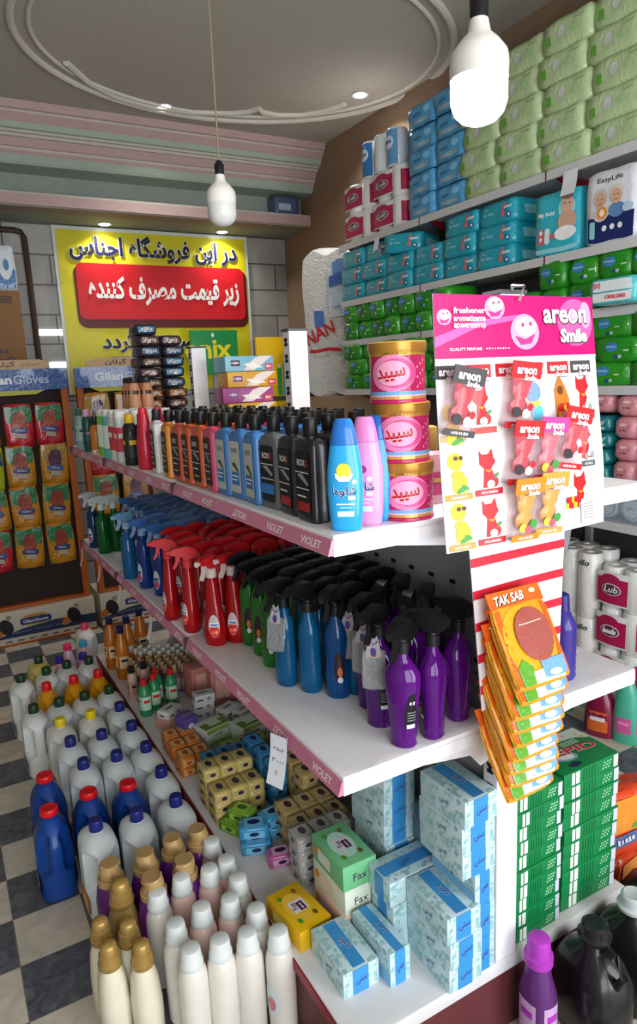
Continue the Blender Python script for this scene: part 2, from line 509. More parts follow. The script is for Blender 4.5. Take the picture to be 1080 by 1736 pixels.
# hanging bulbs
def bulb(x, y, zt, zc, lit, label, cat='bulb'):
    r = empty('hanging_bulb', (x, y, zc)); tag(r, label, cat, 'hanging light bulbs')
    MB().tube([(0, 0, .215), (.004, .002, .7), (0, 0, zt - zc)], .0035, M('#8a7d66', .6)).build('cord', r)
    MB().loft([(.170, .014), (.172, .016), (.205, .017), (.214, .011), (.220, .006)], M('#15151a', .4)).build('socket', r)
    MB().loft([(.075, .052), (.098, .053), (.116, .051), (.136, .036), (.150, .021), (.172, .0165)], M('#e4e2dc', .35)).build('collar', r)
    gm = M('#ffffff', .3, emit=14.) if lit else M('#d5d7d6', .25)
    MB().loft([(0, .004), (.002, .018), (.008, .033), (.020, .045), (.038, .051), (.077, .051)], gm, n=28).build('globe', r)
bulb(1.005, 2.421, ZC, 2.145, False, 'unlit white LED bulb hanging on a thin cord before the cornice')
bulb(.945, 1.032, ZC, 2.040, True, 'glaring lit LED bulb hanging by the pale green packs')
pl = bpy.data.lights.new('bulb_light', 'POINT'); pl.energy = 14; pl.shadow_soft_size = .05; pl.color = (1, .97, .93)
po = bpy.data.objects.new('bulb_light', pl); COL.objects.link(po); po.location = (.945, 1.032, 1.97)

# ------------------------------------------------------------------ banner and boards on the back wall
yb = YB - .012
bn = MB()
def wav(u, v): return .0022 * sin(9 * u + 2 * v) + .0010 * sin(21 * u)
def bm_(u, v, e=0.): return Vector((u, yb - .006 - wav(u, v) - e, v))
d_rect(bn, bm_, .96, 1.55, 2.53, 2.79, M('#cfd3c9', .35), 0, 24, 4)
d_rect(bn, bm_, .985, 1.55, 2.505, 2.765, M('#cfc51c', .35), .0015, 24, 4)
d_rect(bn, lambda u, v, e=0.: bm_(u, v, -.003), .96, 1.55, 2.53, 2.79, M('#cfd3c9', .35), 0, 24, 4)
def rrect(u0, v0, u1, v1, r, n=5):
    P = []
    for cx, cy, a in ((u1 - r, v1 - r, 0), (u0 + r, v1 - r, 90), (u0 + r, v0 + r, 180), (u1 - r, v0 + r, 270)):
        P += [(cx + r * cos(radians(a + 90 * i / n)), cy + r * sin(radians(a + 90 * i / n))) for i in range(n + 1)]
    return P
d_poly(bn, bm_, rrect(1.085, 2.05, 2.50, 2.52, .07), M('#5d1016', .4), .006)
d_poly(bn, bm_, rrect(1.10, 2.115, 2.475, 2.53, .05), M('#c8141f', .4), .009)
NAVY = M('#17163a', .4); OW = M('#e6e6e2', .4)
for s, u, v, h, w in ((ar('در این فروشگاه اجناس'), 1.745, 2.645, .21, 1.36), (ar('عرضه می گردد'), 1.70, 1.94, .17, .92)):
    d_text(bn, bm_, s, u, v, h * 1.0, OW, .011, w=w, bold=.065)
    d_text(bn, bm_, s, u, v, h * .97, NAVY, .014, w=w * .993, bold=.032)
d_text(bn, bm_, ar('زیر قیمت مصرف کننده'), 1.80, 2.33, .22, OW, .019, w=1.24, bold=.034)
for u, c, c2 in ((1.40, '#2f6fb0', '#dfe9f2'), (1.68, '#8e2566', '#e9c9dd')):
    d_rect(bn, bm_, u - .09, 1.72, u + .09, 1.83, M(c, .3), .008, 3, 1); d_ell(bn, bm_, u + .01, 1.775, .06, .032, M(c2, .3), .011)
tag(bn.build('banner', smooth=False), 'large yellow price banner with red box and Persian lettering on the back wall', 'banner')

gb = MB().box(1.885, 2.285, 5.36, 5.40, 1.66, 2.01, M('#1f8a4a', .35), .004)
m_ = flat((0, 5.359, 0), (1, 0, 0), (0, 0, 1))
d_text(gb, m_, 'onix', 2.03, 1.86, .15, M('#e7d92a', .35), .001, w=.40, bold=.03)
d_poly(gb, m_, [(2.055, 1.97), (2.07, 1.95), (2.085, 1.97), (2.07, 1.995)][::-1], M('#e8f2e6', .4))
gb.box(2.06, 2.09, 5.375, 5.395, 0, 1.665, M('#8a8c8e', .4, m=.4))
tag(gb.build('sign_board'), 'green sign board with yellow letters below the banner', 'sign')
yb2 = MB().box(2.31, 2.83, 5.05, 5.08, 1.38, 1.93, M('#e5b80f', .35), .004)
m_ = flat((-.05, 5.049, .02), (1, 0, 0), (0, 0, 1))
d_rect(yb2, m_, 2.37, 1.405, 2.87, 1.445, M('#4a4d3a', .4))
for u, h, c in ((2.55, .22, '#3f9a4a'), (2.60, .26, '#4fa9c0'), (2.645, .2, '#c85a3a'), (2.69, .24, '#56a24d'), (2.45, .16, '#6aa84f'), (2.82, .25, '#3d6fa5'), (2.77, .2, '#c0392b')):
    d_poly(yb2, m_, rrect(u - .02, 1.45, u + .02, 1.45 + h, .012, 3), M(c, .35))
    d_rect(yb2, m_, u - .008, 1.45 + h, u + .008, 1.48 + h, M('#e8e8e0', .35), .0015)
yb2.box(2.54, 2.57, 5.06, 5.075, 0, 1.39, M('#8a8c8e', .4, m=.4))
tag(yb2.build('sign_board'), 'yellow sign board with pictured bottles in the back corner', 'sign')
# ------------------------------------------------------------------ the double-sided shelf unit
GX0, GX1, GY0, GY1 = .60, 1.47, 1.03, 3.58
ZT, ZL, ZD = 1.32, .84, .21
SHW = M('#e4e2e6', .32); SHG = M('#b9babd', .4); PK = M('#cf7f9e', .3, var=.14, coat=.4); RED = M('#8c1526', .4)
gond = empty('gondola_shelf', (0, 0, 0))
tag(gond, 'long white double-sided shop shelf unit with pink price strips', 'shelf unit')
SLOT = M('#101012', .6)
YP = [1.03, 1.94, 2.85, 3.54]
for y in YP:
    mb = MB().box(1.0, 1.065, y, y + .045, ZD, 1.745, SHW, .003)
    z = ZD + .04
    while z < 1.72:
        mb.box(.9985, 1.001, y + .013, y + .032, z, z + .008, SLOT); mb.box(.9985, 1.001, y + .013, y + .032, z + .016, z + .024, SLOT)
        mb.box(.9985, 1.001, y + .018, y + .027, z + .008, z + .016, SLOT)
        mb.box(1.064, 1.0665, y + .013, y + .032, z, z + .008, SLOT)
        z += .05
    mb.box(.996, 1.069, y - .002, y + .047, 1.745, 1.752, M('#4c4d50', .5))
    mb.build('upright', gond, smooth=False)
for a, b in zip(YP, YP[1:]):
    mb = MB()
    for k in range(3):
        z0 = ZD + .005 + k * .35
        mb.box(1.018, 1.047, a + .046, b - .001, z0, z0 + .345, M('#8b8c90', .5))
    for k in range(60):
        z = ZD + .05 + (k // 10) * .17; y = a + .08 + (k % 10) * (b - a - .12) / 10
        mb.box(1.0165, 1.0185, y, y + .02, z, z + .01, SLOT)
    mb.build('back_panel', gond, smooth=False)
EY = [1.03, 1.94, 2.84, 3.58]
def strip(z, y0, y1, flipk):
    mb = MB()
    m = flat((.592, 0, z - .018), (0, -1, 0), (-.35, 0, 1))
    pts = [(.6, z - .037), (.6, z - .008), (.596, z - .008), (.587, z - .037)]
    n = len(pts)
    mb.add([(x, y0, zz) for x, zz in pts] + [(x, y1, zz) for x, zz in pts], [(0, 1, 2, 3), (7, 6, 5, 4)] + [(i, (i + 1) % n, n + (i + 1) % n, n + i) for i in range(n)], PK)
    # lettering down the strip
    dx = .009 / .029
    fm = flat((.5914, 0, z - .0225), (0, -1, 0), (dx, 0, 1))
    yy = y0 + .07; k = flipk
    while yy < y1 - .05:
        d_text(mb, fm, 'VIOLET', -yy, .0, .0155, M('#f6e8ee', .4), .0010, w=.078, bold=.025, flip=(k % 4 == 2))
        yy += .155 + .03 * ((k * 7) % 3); k += 1
    mb.box(.584, .6, y1 - .004, y1 - .001, z - .040, z - .004, M('#3a2c33', .6))
    return mb.build('price_strip', gond, smooth=False)
def shelf(x0, x1, z, y0, y1):
    mb = MB()
    mb.box(x0, x1, y0 + .0008, y1 - .0008, z - .012, z, SHW, .002)
    mb.box(x0, x0 + .012, y0 + .0008, y1 - .0008, z - .04, z - .012, SHW)
    mb.box(x1 - .012, x1, y0 + .0008, y1 - .0008, z - .04, z - .012, SHW)
    mb.box(x0 + .012, x1 - .012, y0 + .0008, y0 + .012, z - .04, z - .012, SHW)
    mb.box(x0 + .012, x1 - .012, y1 - .012, y1 - .0008, z - .04, z - .012, SHW)
    o = mb.build('shelf_board', gond)
    for y in (y0 + .02, y1 - .024):
        br = MB()
        P = [(x0 + .08, -.012), (x1, -.012), (x1, -.10), (x1 - .03, -.11), (x1 - .06, -.075), (x0 + .08, -.035)] if x1 < 1.03 else [(x1 - .08, -.012), (x0, -.012), (x0, -.10), (x0 + .03, -.11), (x0 + .06, -.075), (x1 - .08, -.035)]
        n = 6
        br.add([(x, y, z + q) for x, q in P] + [(x, y + .004, z + q) for x, q in P], [tuple(range(n)), tuple(range(n, 2 * n))] + [(i, (i + 1) % n, n + (i + 1) % n, n + i) for i in range(n)], SHW)
        br.build('bracket', o, smooth=False)
for z, fk in ((ZT, 0), (ZL, 1)):
    for i, (a, b) in enumerate(zip(EY, EY[1:])):
        shelf(GX0, .999, z, a, b); shelf(1.067, GX1, z, a, b)
        strip(z, a, b, fk + i)
    # end cap strip on the corner
    MB().box(1.0, 1.066, GY0 - .0005, GY0 + .003, z - .04, z - .001, SHW).build('end_plate', gond)
MB().box(GX0, GX1, GY0, GY1, .17, ZD, M('#d4d4d6', .35), .003).build('base_deck', gond)
kb = MB().box(GX0 + .008, GX1 - .008, GY0 + .008, GY1 - .008, 0, .17, M('#5c2a2e', .5))
kb.box(GX0 - .004, GX0 + .008, GY0, GY1, .176, .204, RED)
kb.build('base_trim', gond, smooth=False)

# ------------------------------------------------------------------ bottles
def rbox(pro, e=5.):                              # (z, rx, ry) -> sections
    return [(z, rx, ry, e) for z, rx, ry in pro]
def roxx(col, panel, blue=False, name='shampoo_bottle', tone='#d8dadd'):
    def fn():
        r = empty(name)
        sec = rbox([(0, .017, .037), (.004, .021, .0405), (.08, .0215, .041), (.148, .021, .0405), (.157, .019, .038), (.163, .013, .028)])
        mb = MB().loft(sec, M(col, .32, coat=.3), 28)
        mb.loft([(.163, .011, .011), (.17, .011, .011)], M(col, .35), 16)
        mb.build('body', r)
        MB().loft([(.169, .0135), (.171, .0145), (.199, .0142), (.203, .013), (.204, .006)], BLACK if col != '#d8d8d8' else M('#222226', .4), 18).build('cap', r)
        lb = MB(); m = face_nx(-.0215)
        fm = lambda u, v, e=0.: m(u, v, e)
        d_poly(lb, fm, rrect(-.031, .016, .031, .14, .008), M(panel, .4), .0006)
        if blue:
            d_rect(lb, fm, -.022, .035, .022, .066, M('#2f73b8', .4), .0011)
            d_poly(lb, fm, [(-.02, .085), (.0, .075), (.024, .062), (.02, .072), (.0, .09)], M('#2f5a2f', .4), .0012)
            d_text(lb, fm, 'ROXX', .0, .118, .011, M('#5a5f66', .4), .0011, w=.036, bold=.02)
            d_rect(lb, fm, -.02, .055, .02, .058, M('#eef2f6', .4), .0015); d_rect(lb, fm, -.02, .046, .012, .049, M('#eef2f6', .4), .0015)
        else:
            d_text(lb, fm, 'ROX', -.003, .118, .013, M(tone, .4), .0011, w=.034, bold=.02)
            d_text(lb, fm, 'X', .019, .118, .013, M('#c83a3a', .4), .0012, w=.010, bold=.02)
            d_rect(lb, fm, -.029, .098, .029, .1, M(tone, .4), .0011)
            d_poly(lb, fm, [(-.022, .094), (.02, .074), (.028, .078), (.0, .096)][::-1], M('#8d9094', .4), .0011)
            d_rect(lb, fm, -.029, .066, .029, .068, M(tone, .4), .0011)
            d_rect(lb, fm, -.024, .05, .014, .053, M(tone, .5), .0011)
            if col == '#1a1a1d': d_rect(lb, fm, -.024, .022, .029, .04, M('#a5202e', .4), .0011)
            elif col == '#5c5e60': d_rect(lb, fm, -.029, .034, .029, .056, M('#2f79c0', .4), .0013)
            else: d_rect(lb, fm, -.02, .03, .02, .034, M('#c9a23a', .5), .0011)
        lb.build('label', r, smooth=False)
        return r
    return fn
def schauma(col, capc, emb):
    def fn():
        r = empty('shampoo_bottle')
        sec = [(0, .016, .025, 2.6), (.003, .018, .028, 2.6), (.03, .0195, .031, 2.5), (.075, .021, .0335, 2.4), (.11, .0205, .0325, 2.4), (.15, .0185, .027, 2.3), (.158, .018, .0258, 2.3)]
        MB().loft(sec, M(col, .3, coat=.3), 30).build('body', r)
        MB().loft([(.1585, .0178, .0255, 2.3), (.16, .018, .0258, 2.3), (.182, .0155, .0215, 2.3), (.2, .013, .017, 2.3), (.2045, .011, .014, 2.3), (.205, .004, .006, 2.3)], M(capc, .3, coat=.3), 26).build('cap', r)
        lb = MB(); m = wrap(sec, pi, .03)
        m2 = lambda u, v, e=0.: m(u, v, e)
        if emb == 'yellow':
            d_ell(lb, m2, 0, .113, .0105, .013, M('#ffd83a', .4), .0007, 16, rings=2)
            d_poly(lb, m2, [(-.013, .108), (-.012, .1), (-.006, .093), (.006, .093), (.012, .1), (.013, .108), (.0, .104)], M('#f2f5f8', .4), .001)
            d_ell(lb, m2, .016, .092, .0045, .0045, M('#e8f2fa', .4), .0008, 10)
        else:
            d_ell(lb, m2, -.002, .108, .008, .008, M('#b13a7a', .4), .0007, 14); d_ell(lb, m2, .01, .09, .005, .005, M('#f6e6f0', .4), .0007, 10)
        d_text(lb, m2, ar('شاوما'), 0, .074, .021, M('#eef3fa', .4), .0008, w=.037, bold=.05)
        d_text(lb, m2, ar('شاوما'), 0, .074, .020, M('#1c2568', .4), .0012, w=.036, bold=.012)
        d_rect(lb, m2, .004, .059, .016, .066, M('#e8eef2', .4), .0013, 3); d_rect(lb, m2, -.012, .05, .016, .0525, M('#d8ecf6', .4), .0008, 5)
        d_rect(lb, m2, -.006, .044, .01, .0455, M('#d8ecf6', .4), .0008, 4)
        d_rect(lb, m2, -.011, .028, .014, .038, M('#d8ecf6', .4), .0008, 5)
        lb.build('label', r, smooth=False)
        return r
    return fn
place('sch_blue', schauma('#2aa4e6', '#1f6fc4', 'yellow'), (.647, 1.060, ZT), radians(52), 'bright blue shampoo bottle with yellow emblem at the front corner', 'bottle')
place('sch_pink', schauma('#ee9ccc', '#f08ac6', 'pink'), (.703, 1.075, ZT), radians(38), 'pale pink shampoo bottle between two bright blue ones', 'bottle')
place('sch_blue2', schauma('#2a9be2', '#1f62b4', 'pink'), (.742, 1.098, ZT), radians(20), 'bright blue shampoo bottle leaning in beside the pink tins', 'bottle')

ROXXES = [(.640, 1.172, '#1a1a1d', '#141416', 0, 'black hair shampoo bottle with red label band nearest the blue one'),
          (.646, 1.262, '#1a1a1d', '#141416', 0, 'black hair shampoo bottle with red label band beside the grey one'),
          (.647, 1.350, '#5c5e60', '#18191b', 0, 'dark grey shampoo bottle with black and blue label'),
          (.640, 1.432, '#3f77b5', '#b9bdbe', 1, 'steel blue shampoo bottle with silver label nearest the grey one'),
          (.641, 1.517, '#3f77b5', '#b9bdbe', 1, 'middle of three steel blue shampoo bottles with silver labels'),
          (.636, 1.598, '#3f77b5', '#b9bdbe', 1, 'steel blue shampoo bottle with silver label beside the raspberry one'),
          (.634, 1.684, '#c94a6e', '#1b1416', 0, 'raspberry pink shampoo bottle with black label'),
          (.632, 1.770, '#c85a34', '#1c1512', 0, 'rust orange shampoo bottle beside the raspberry one'),
          (.630, 1.852, '#c85a34', '#1c1512', 0, 'middle of three rust orange shampoo bottles with black labels'),
          (.628, 1.934, '#c4553a', '#1c1512', 0, 'rust orange shampoo bottle beside the amber one'),
          (.624, 2.030, '#d98a2a', '#1b1612', 0, 'amber shampoo bottle with black label and gold line'),
          (.628, 2.170, '#d8d8d8', '#1e1e20', 0, 'white shampoo bottle with black label beside the amber one')]
for x, y, c, p, b, lab in ROXXES:
    place(('roxx', c), roxx(c, p, bool(b)), (x, y, ZT), radians(rnd.uniform(-6, 6)), lab, 'bottle', 'shampoo bottles in the front row')
SHORT = ['nearest black', 'other black', 'dark grey', 'nearest steel blue', 'middle steel blue', 'far steel blue', 'raspberry', 'nearest rust orange', 'middle rust orange', 'far rust orange', 'amber', 'white']
for k, dx in enumerate((.075, .150, .225)):
    for i, (x, y, c, p, b, lab) in enumerate(ROXXES):
        yy = y + .012 * k
        if k == 0 and yy < 1.19: continue
        cc = c if k < 2 or i % 3 else '#1a1a1d'
        place(('roxx', cc), roxx(cc, p, bool(b)), (x + dx + .012 + (.02 if y < 1.2 else 0), yy, ZT), radians(rnd.uniform(-8, 8)),
              'black capped shampoo bottle, %s row behind the %s bottle' % (NTH[k], SHORT[i]), 'bottle', 'shampoo bottles behind the front row')

# small mixed bottles at the far end of the top shelf
def plain_bottle(name, secs, capsecs, col, capc, lab=None, labc='#e8e8e8', e=2., r=.3, t=0.):
    def fn():
        o = empty(name)
        MB().loft(secs, M(col, r, t=t, coat=.2), 20).build('body', o)
        MB().loft(capsecs, M(capc, .35), 16).build('cap', o)
        if lab:
            R = full(sec_at(secs, (lab[0] + lab[1]) / 2))[1]
            for a in (pi, pi * 1.5):
                lb = MB(); m = wrap(secs, a, R)
                d_rect(lb, m, -lab[2], lab[0], lab[2], lab[1], M(labc, .4), .0006, 6, 2)
                d_rect(lb, m, -lab[2] * .6, lab[0] + (lab[1] - lab[0]) * .55, lab[2] * .6, lab[0] + (lab[1] - lab[0]) * .75, M(capc, .4), .0012, 4, 1)
                lb.build('label', o, smooth=False)
        return o
    return fn
def conic(h, r, ch, tap=.9):
    return [(0, r * .92), (.004, r), (h * .7, r), (h * .93, r * tap), (h, r * .62)], [(h, r * .6), (h + .003, r * .66), (h + ch, r * .6), (h + ch + .003, r * .3)]
RP = [(0, .026, .03, 2.5), (.004, .028, .032, 2.5), (.08, .028, .032, 2.5), (.165, .019, .022, 2.2), (.185, .016, .018, 2.2)]
place('red_pump', plain_bottle('lotion_bottle', RP, [(.185, .0155), (.19, .016), (.205, .013), (.207, .004)], '#c01c38', '#c01c38'), (.620, 2.30, ZT), 0, 'tapered red lotion bottle beside the white one', 'bottle')
place('red_pump', None, (.655, 2.25, ZT), .6, 'tapered red lotion bottle half hidden behind the other red one', 'bottle')
s_, c_ = conic(.15, .026, .03)
place('blk_yel', plain_bottle('lotion_bottle', s_, c_, '#17181c', '#d8a91c', (.03, .11, .02), '#24262b'), (.612, 2.46, ZT), 0, 'black bottle with a yellow cap on the top shelf', 'bottle')
place('navy', plain_bottle('lotion_bottle', s_, c_, '#1b2444', '#1b2444', (.03, .11, .02), '#2c3a66'), (.655, 2.45, ZT), 0, 'navy blue bottle behind the yellow capped one', 'bottle')
s2, c2 = [(0, .02, .026, 3), (.005, .022, .028, 3), (.12, .022, .028, 3), (.165, .021, .027, 3)], [(.165, .02, .026, 3), (.167, .021, .027, 3), (.19, .02, .026, 3), (.191, .006, .006, 3)]
for i, (y, c, cc, lc, lab) in enumerate([(2.60, '#c3c9c8', '#dcdcd8', '#c53a44', 'white bottle with red splash label beside the black one'), (2.69, '#d3cfc8', '#e2e2de', '#c83440', 'white bottle with red splash label, further one'),
                                       (2.79, '#59b7b3', '#e4e6e2', '#d7ecea', 'aqua bottle with white cap on the top shelf'), (2.88, '#76c043', '#e4e6e2', '#dff0d0', 'lime green bottle with white cap on the top shelf')]):
    place(('mx', i), plain_bottle('lotion_bottle', s2, c2, c, cc, (.04, .13, .02), lc), (.60 + .012, y, ZT), .1 * i, lab, 'bottle')
s3, c3 = conic(.125, .024, .035)
place('amber', plain_bottle('lotion_bottle', s3, c3, '#b86a24', '#1f1a1c', (.0, .02, .02), '#e0c9b0'), (.600, 2.99, ZT), 0, 'amber brown bottle with a black cap at the shelf edge', 'bottle')
s4, c4 = conic(.155, .022, .03)
place('teal', plain_bottle('lotion_bottle', s4, c4, '#12453f', '#c48fb2', (.05, .1, .015), '#1f5a54'), (.600, 3.16, ZT), 0, 'dark teal bottle with lilac cap at the shelf edge', 'bottle')
place('teal', None, (.65, 3.12, ZT), 0, 'dark teal bottle with lilac cap behind the amber one', 'bottle')
place('plum', plain_bottle('lotion_bottle', s4, c4, '#2a2038', '#b483ab', (.05, .1, .015), '#4a3a5a'), (.66, 3.02, ZT), 0, 'dark plum bottle with lilac cap behind the amber one', 'bottle')
place('pteal', plain_bottle('lotion_bottle', s4, c4, '#7fa09b', '#2a5a4c', (.04, .11, .015), '#a8c2bc'), (.600, 3.33, ZT), 0, 'pale teal bottle with green cap, last at the shelf end', 'bottle')
for i in range(9):
    place(('mx', i % 4), None, (.672 + .06 * (i % 3), 2.60 + .11 * (i // 3) + .02 * (i % 3), ZT), .4 * i, 'white capped bottle in the rows behind the splash labels', 'bottle', 'white capped bottles behind')
# peach bottles in shrink wrap
s5, c5 = conic(.29, .026, .022)
for i in range(6):
    place('peach', plain_bottle('lotion_bottle', s5, c5, '#c98a66', '#2e2a2c', (.2, .28, .02), '#cf9471', r=.25), (.745 + .053 * (i % 2), 2.86 + .053 * (i // 2), ZT), 0,
          'tall peach bottle with dark cap in the wrapped group', 'bottle', 'peach bottles with dark caps')
# stack of dark foil packs
FOIL = [('#2a2c38', '#3f5f80'), ('#2c2428', '#6a2f36'), ('#4a3222', '#a5682c'), ('#20263a', '#4a7f9f'), ('#30262a', '#6a4a3a')]
def foil(c, d, s):
    def fn():
        mb = MB(); p = Puff(.094, .155, .044, .14, 4, .03, s); p.mesh(mb, film(c, .22, .6), 6)
        d_rect(mb, p.ny, -.035, -.012, .038, .012, film(d, .2, .4), .002, 6, 3)
        scrawl(mb, p.ny, .004, .0, .05, .012, M('#c8c2b8', .3), .004, 5)
        d_rect(mb, p.nx, -.05, -.01, .03, .012, film(d, .2, .4), .002, 6, 3)
        return weld(mb.build('foil_pack'))
    return fn
for col, x in enumerate((.842, .945)):
    n = 12 if col == 0 else 11
    for i in range(n):
        k = ((2, 4, 1, 4, 2)[i % 5] if col == 0 else (i * 3 + 2) % 5) if i < n - 3 else (2 if col == 0 and i == n - 4 else (0, 4, 3)[i % 3])
        place(('foil', k), foil(*FOIL[k], k), (x + rnd.uniform(-.006, .006), 3.0 + rnd.uniform(-.012, .012), ZT + i * .0442), rnd.uniform(-.08, .08),
              '%s dark foil pack from the bottom in the %s stack by the upright' % (NTH[i], ('left', 'right')[col]), 'pack', 'dark foil packs in two stacks')
# bright tissue boxes beyond the upright
def tbox(a, b, c):
    def fn():
        mb = MB().box(-.11, .11, -.06, .06, 0, .062, M(a, .35), .002); m = face_ny(-.06)
        d_poly(mb, m, [(-.03, .004), (.02, .004), (.09, .05), (.105, .06), (.05, .06), (.02, .05)], M('#ecdcd8', .35), .0008)
        d_poly(mb, m, [(.0, .012), (.06, .014), (.02, .034), (-.03, .03)], M('#f4efe6', .35), .0012)
        d_rect(mb, m, .07, .004, .106, .03, M(b, .35), .0014)
        scrawl(mb, m, .088, .018, .024, .012, M('#f2e6e6', .35), .002, 3)
        d_rect(mb, m, -.085, .022, -.045, .045, M(c, .35), .001); scrawl(mb, m, -.065, .034, .034, .012, M('#e8d8ea', .35), .0016, 4)
        return mb.build('tissue_box')
    return fn
for i in range(6):
    k = ('y', 'p')[i % 2] if i < 5 else 'b'
    lab = ['lowest', 'second', 'third', 'fourth', 'yellow', 'topmost pale blue'][i]
    sp = {'y': ('#dca21e', '#c92a35', '#6a2a7a'), 'p': ('#a83e8c', '#c92a35', '#7a2f86'), 'b': ('#7fb7cf', '#d84a6a', '#2a2a3a')}[k]
    place(('tbx', k), tbox(*sp), (1.175 + .008 * ((i * 5) % 3 - 1), 2.70 + .01 * (i % 2), ZT + i * .0635), radians(-4 + 3 * (i % 3)), '%s bright tissue box stacked behind the black caps' % lab, 'box', 'bright tissue boxes on the top shelf')

# pink and gold tins
def tin():
    r = empty('tin_can')
    R = .054
    MB().loft([(0, R - .001), (.002, R + .001), (.006, R + .0005), (.007, R - .001), (.105, R - .001), (.106, R)], M('#c2185e', .3, coat=.3), 32).build('body', r)
    lid = MB().loft([(.094, R + .0006), (.1, R + .0022), (.112, R + .0022), (.114, R - .001), (.1135, R - .006), (.111, R - .009)], M('#b98538', .3, m=.45), 32); lid.build('lid', r)
    lb = MB(); sec = [(0, R - .001), (.12, R - .001)]
    m = wrap(sec, radians(232), R)
    d_rect(lb, m, -.17, .008, .17, .013, M('#d9a84a', .3, m=.4), .0006, 40); d_rect(lb, m, -.17, .016, .17, .0225, M('#6aaede', .35), .0006, 40)
    d_rect(lb, m, -.17, .0128, .17, .0162, M('#e9b8d0', .35), .0006, 40)
    d_rect(lb, m, -.17, .088, .17, .095, M('#c9973f', .3, m=.4), .0006, 40)
    d_ell(lb, m, -.004, .056, .046, .034, M('#ee86b6', .35), .001, 28, rings=6)
    d_ell(lb, m, .004, .056, .037, .027, M('#dc4f92', .35), .0016, 26, rings=5)
    d_ell(lb, m, -.004, .056, .033, .023, M('#f2a6c8', .35), .0022, 26, rings=5)
    d_text(lb, m, ar('سپید'), -.006, .052, .030, M('#f6e6ee', .35), .0028, w=.054, bold=.055, a=.12); d_text(lb, m, ar('سپید'), -.006, .052, .029, M('#c2101e', .35), .0036, w=.053, bold=.025, a=.12)
    d_text(lb, m, 'SUPER FORMULA', .0, .0915, .004, M('#5a3a1a', .4), .0015, w=.05)
    for i in range(9): d_ell(lb, m, .046 + .008 * (i % 3), .03 + .006 * i, .0025, .0028, M('#f08fb8', .3), .001, 8)
    lb.build('label', r, smooth=False)
    return r
for i, lab in enumerate(('bottom', 'middle', 'top')):
    place('tin', tin, (.797 - .004 * (i - 1), 1.083 + .004 * i, ZT + i * .1125), radians(8 - 6 * i), '%s pink and gold tin of the stack of three' % lab, 'tin', 'stacked pink tins')
s6, c6 = conic(.115, .03, .05)
for i, (x, y) in enumerate(((.93, 1.17), (.95, 1.27), (.90, 1.23), (1.12, 1.14), (1.20, 1.13), (1.13, 1.24))):
    place('goldcap', plain_bottle('cream_bottle', s6, c6, '#d9a7b4', '#c8a45a', (.02, .07, .02), '#c4477f'), (x, y, ZT), 0, ('pale pink bottle with gold cap %s' % ('behind the stacked tins' if i < 3 else 'behind the hanging pink card')), 'bottle', 'gold capped bottles ' + ('by the tins' if i < 3 else 'behind the card'))
# ------------------------------------------------------------------ spray bottles on the lower shelf
XZ = Matrix(((1, 0, 0, 0), (0, 0, -1, 0), (0, 1, 0, 0), (0, 0, 0, 1)))
def sprayer(sec, col, headc, trigc, labels=None, sachet=False, name='spray_bottle', big=1.0, tt=.55):
    def fn():
        r = empty(name)
        zt = sec[-1][0]
        MB().loft(sec, M(col, .08, t=tt, var=.04), 24).build('body', r)
        hm, tm = M(headc, .35), M(trigc, .4)
        hb = MB().loft([(zt - .002, .0155), (zt + .022, .0155), (zt + .024, .013), (zt + .03, .012)], tm, 16)
        P = [(-.016, .026), (.012, .026), (.016, .034), (.034, .040), (.05, .043), (.052, .055), (.040, .062), (.0, .066), (-.022, .058), (-.032, .046), (-.026, .034)]
        hb.prism([(x * big, zt + z * (1 + (big - 1) * .5)) for x, z in P], -.0125, .0125, hm, XZ)
        hd = hb.build('spray_head', r)
        MB().prism([(x * big, zt + z) for x, z in [(.022, .038), (.034, .04), (.036, .02), (.046, .0), (.042, -.004), (.032, .008), (.024, .024)]], -.006, .006, tm, XZ).build('trigger', hd)
        MB().loft([(.0, .007), (.012, .008)], tm, 10, Matrix.Translation((.049 * big, 0, zt + .049 * (1 + (big - 1) * .5))) @ Matrix.Rotation(radians(90), 4, 'Y')).build('nozzle', hd)
        if labels:
            R = .028
            for f in labels:
                lb = MB(); f(lb, sec, R); lb.build('label', r, smooth=False)
        if sachet:
            sb = MB(); p = Puff(.008, .05, .085, .1, 4, .06, 3)
            X = Matrix.Rotation(radians(200), 4, 'Z') @ Matrix.Translation((-.036, .006, .10)) @ Matrix.Rotation(radians(8), 4, 'Y')
            t_ = MB(); p.mesh(t_, film('#85878c', .18, .7), 5)
            d_rect(t_, p.nx, -.017, .028, .017, .074, film('#a9a8ac', .25, .4), .0015, 4, 4)
            d_text(t_, p.nx, 'Sepita', 0, .062, .009, M('#7a3f8a', .35), .0022, w=.03, bold=.02)
            d_ell(t_, p.nx, 0, .043, .007, .011, M('#4a3a86', .35), .0022, 12); d_rect(t_, p.nx, -.006, .03, .006, .036, M('#d8862a', .35), .0022)
            for mt in t_.mats: sb.mi(mt)
            o_ = len(sb.v); sb.v += [tuple(X @ Vector(q)) for q in t_.v]; sb.f += t_.f; sb.m += [sb.mi(t_.mats[k]) for k in t_.m]
            sb.build('sachet', r)
        return r
    return fn
def red_side(lb, sec, R): red_lab(lb, sec, R, -65)
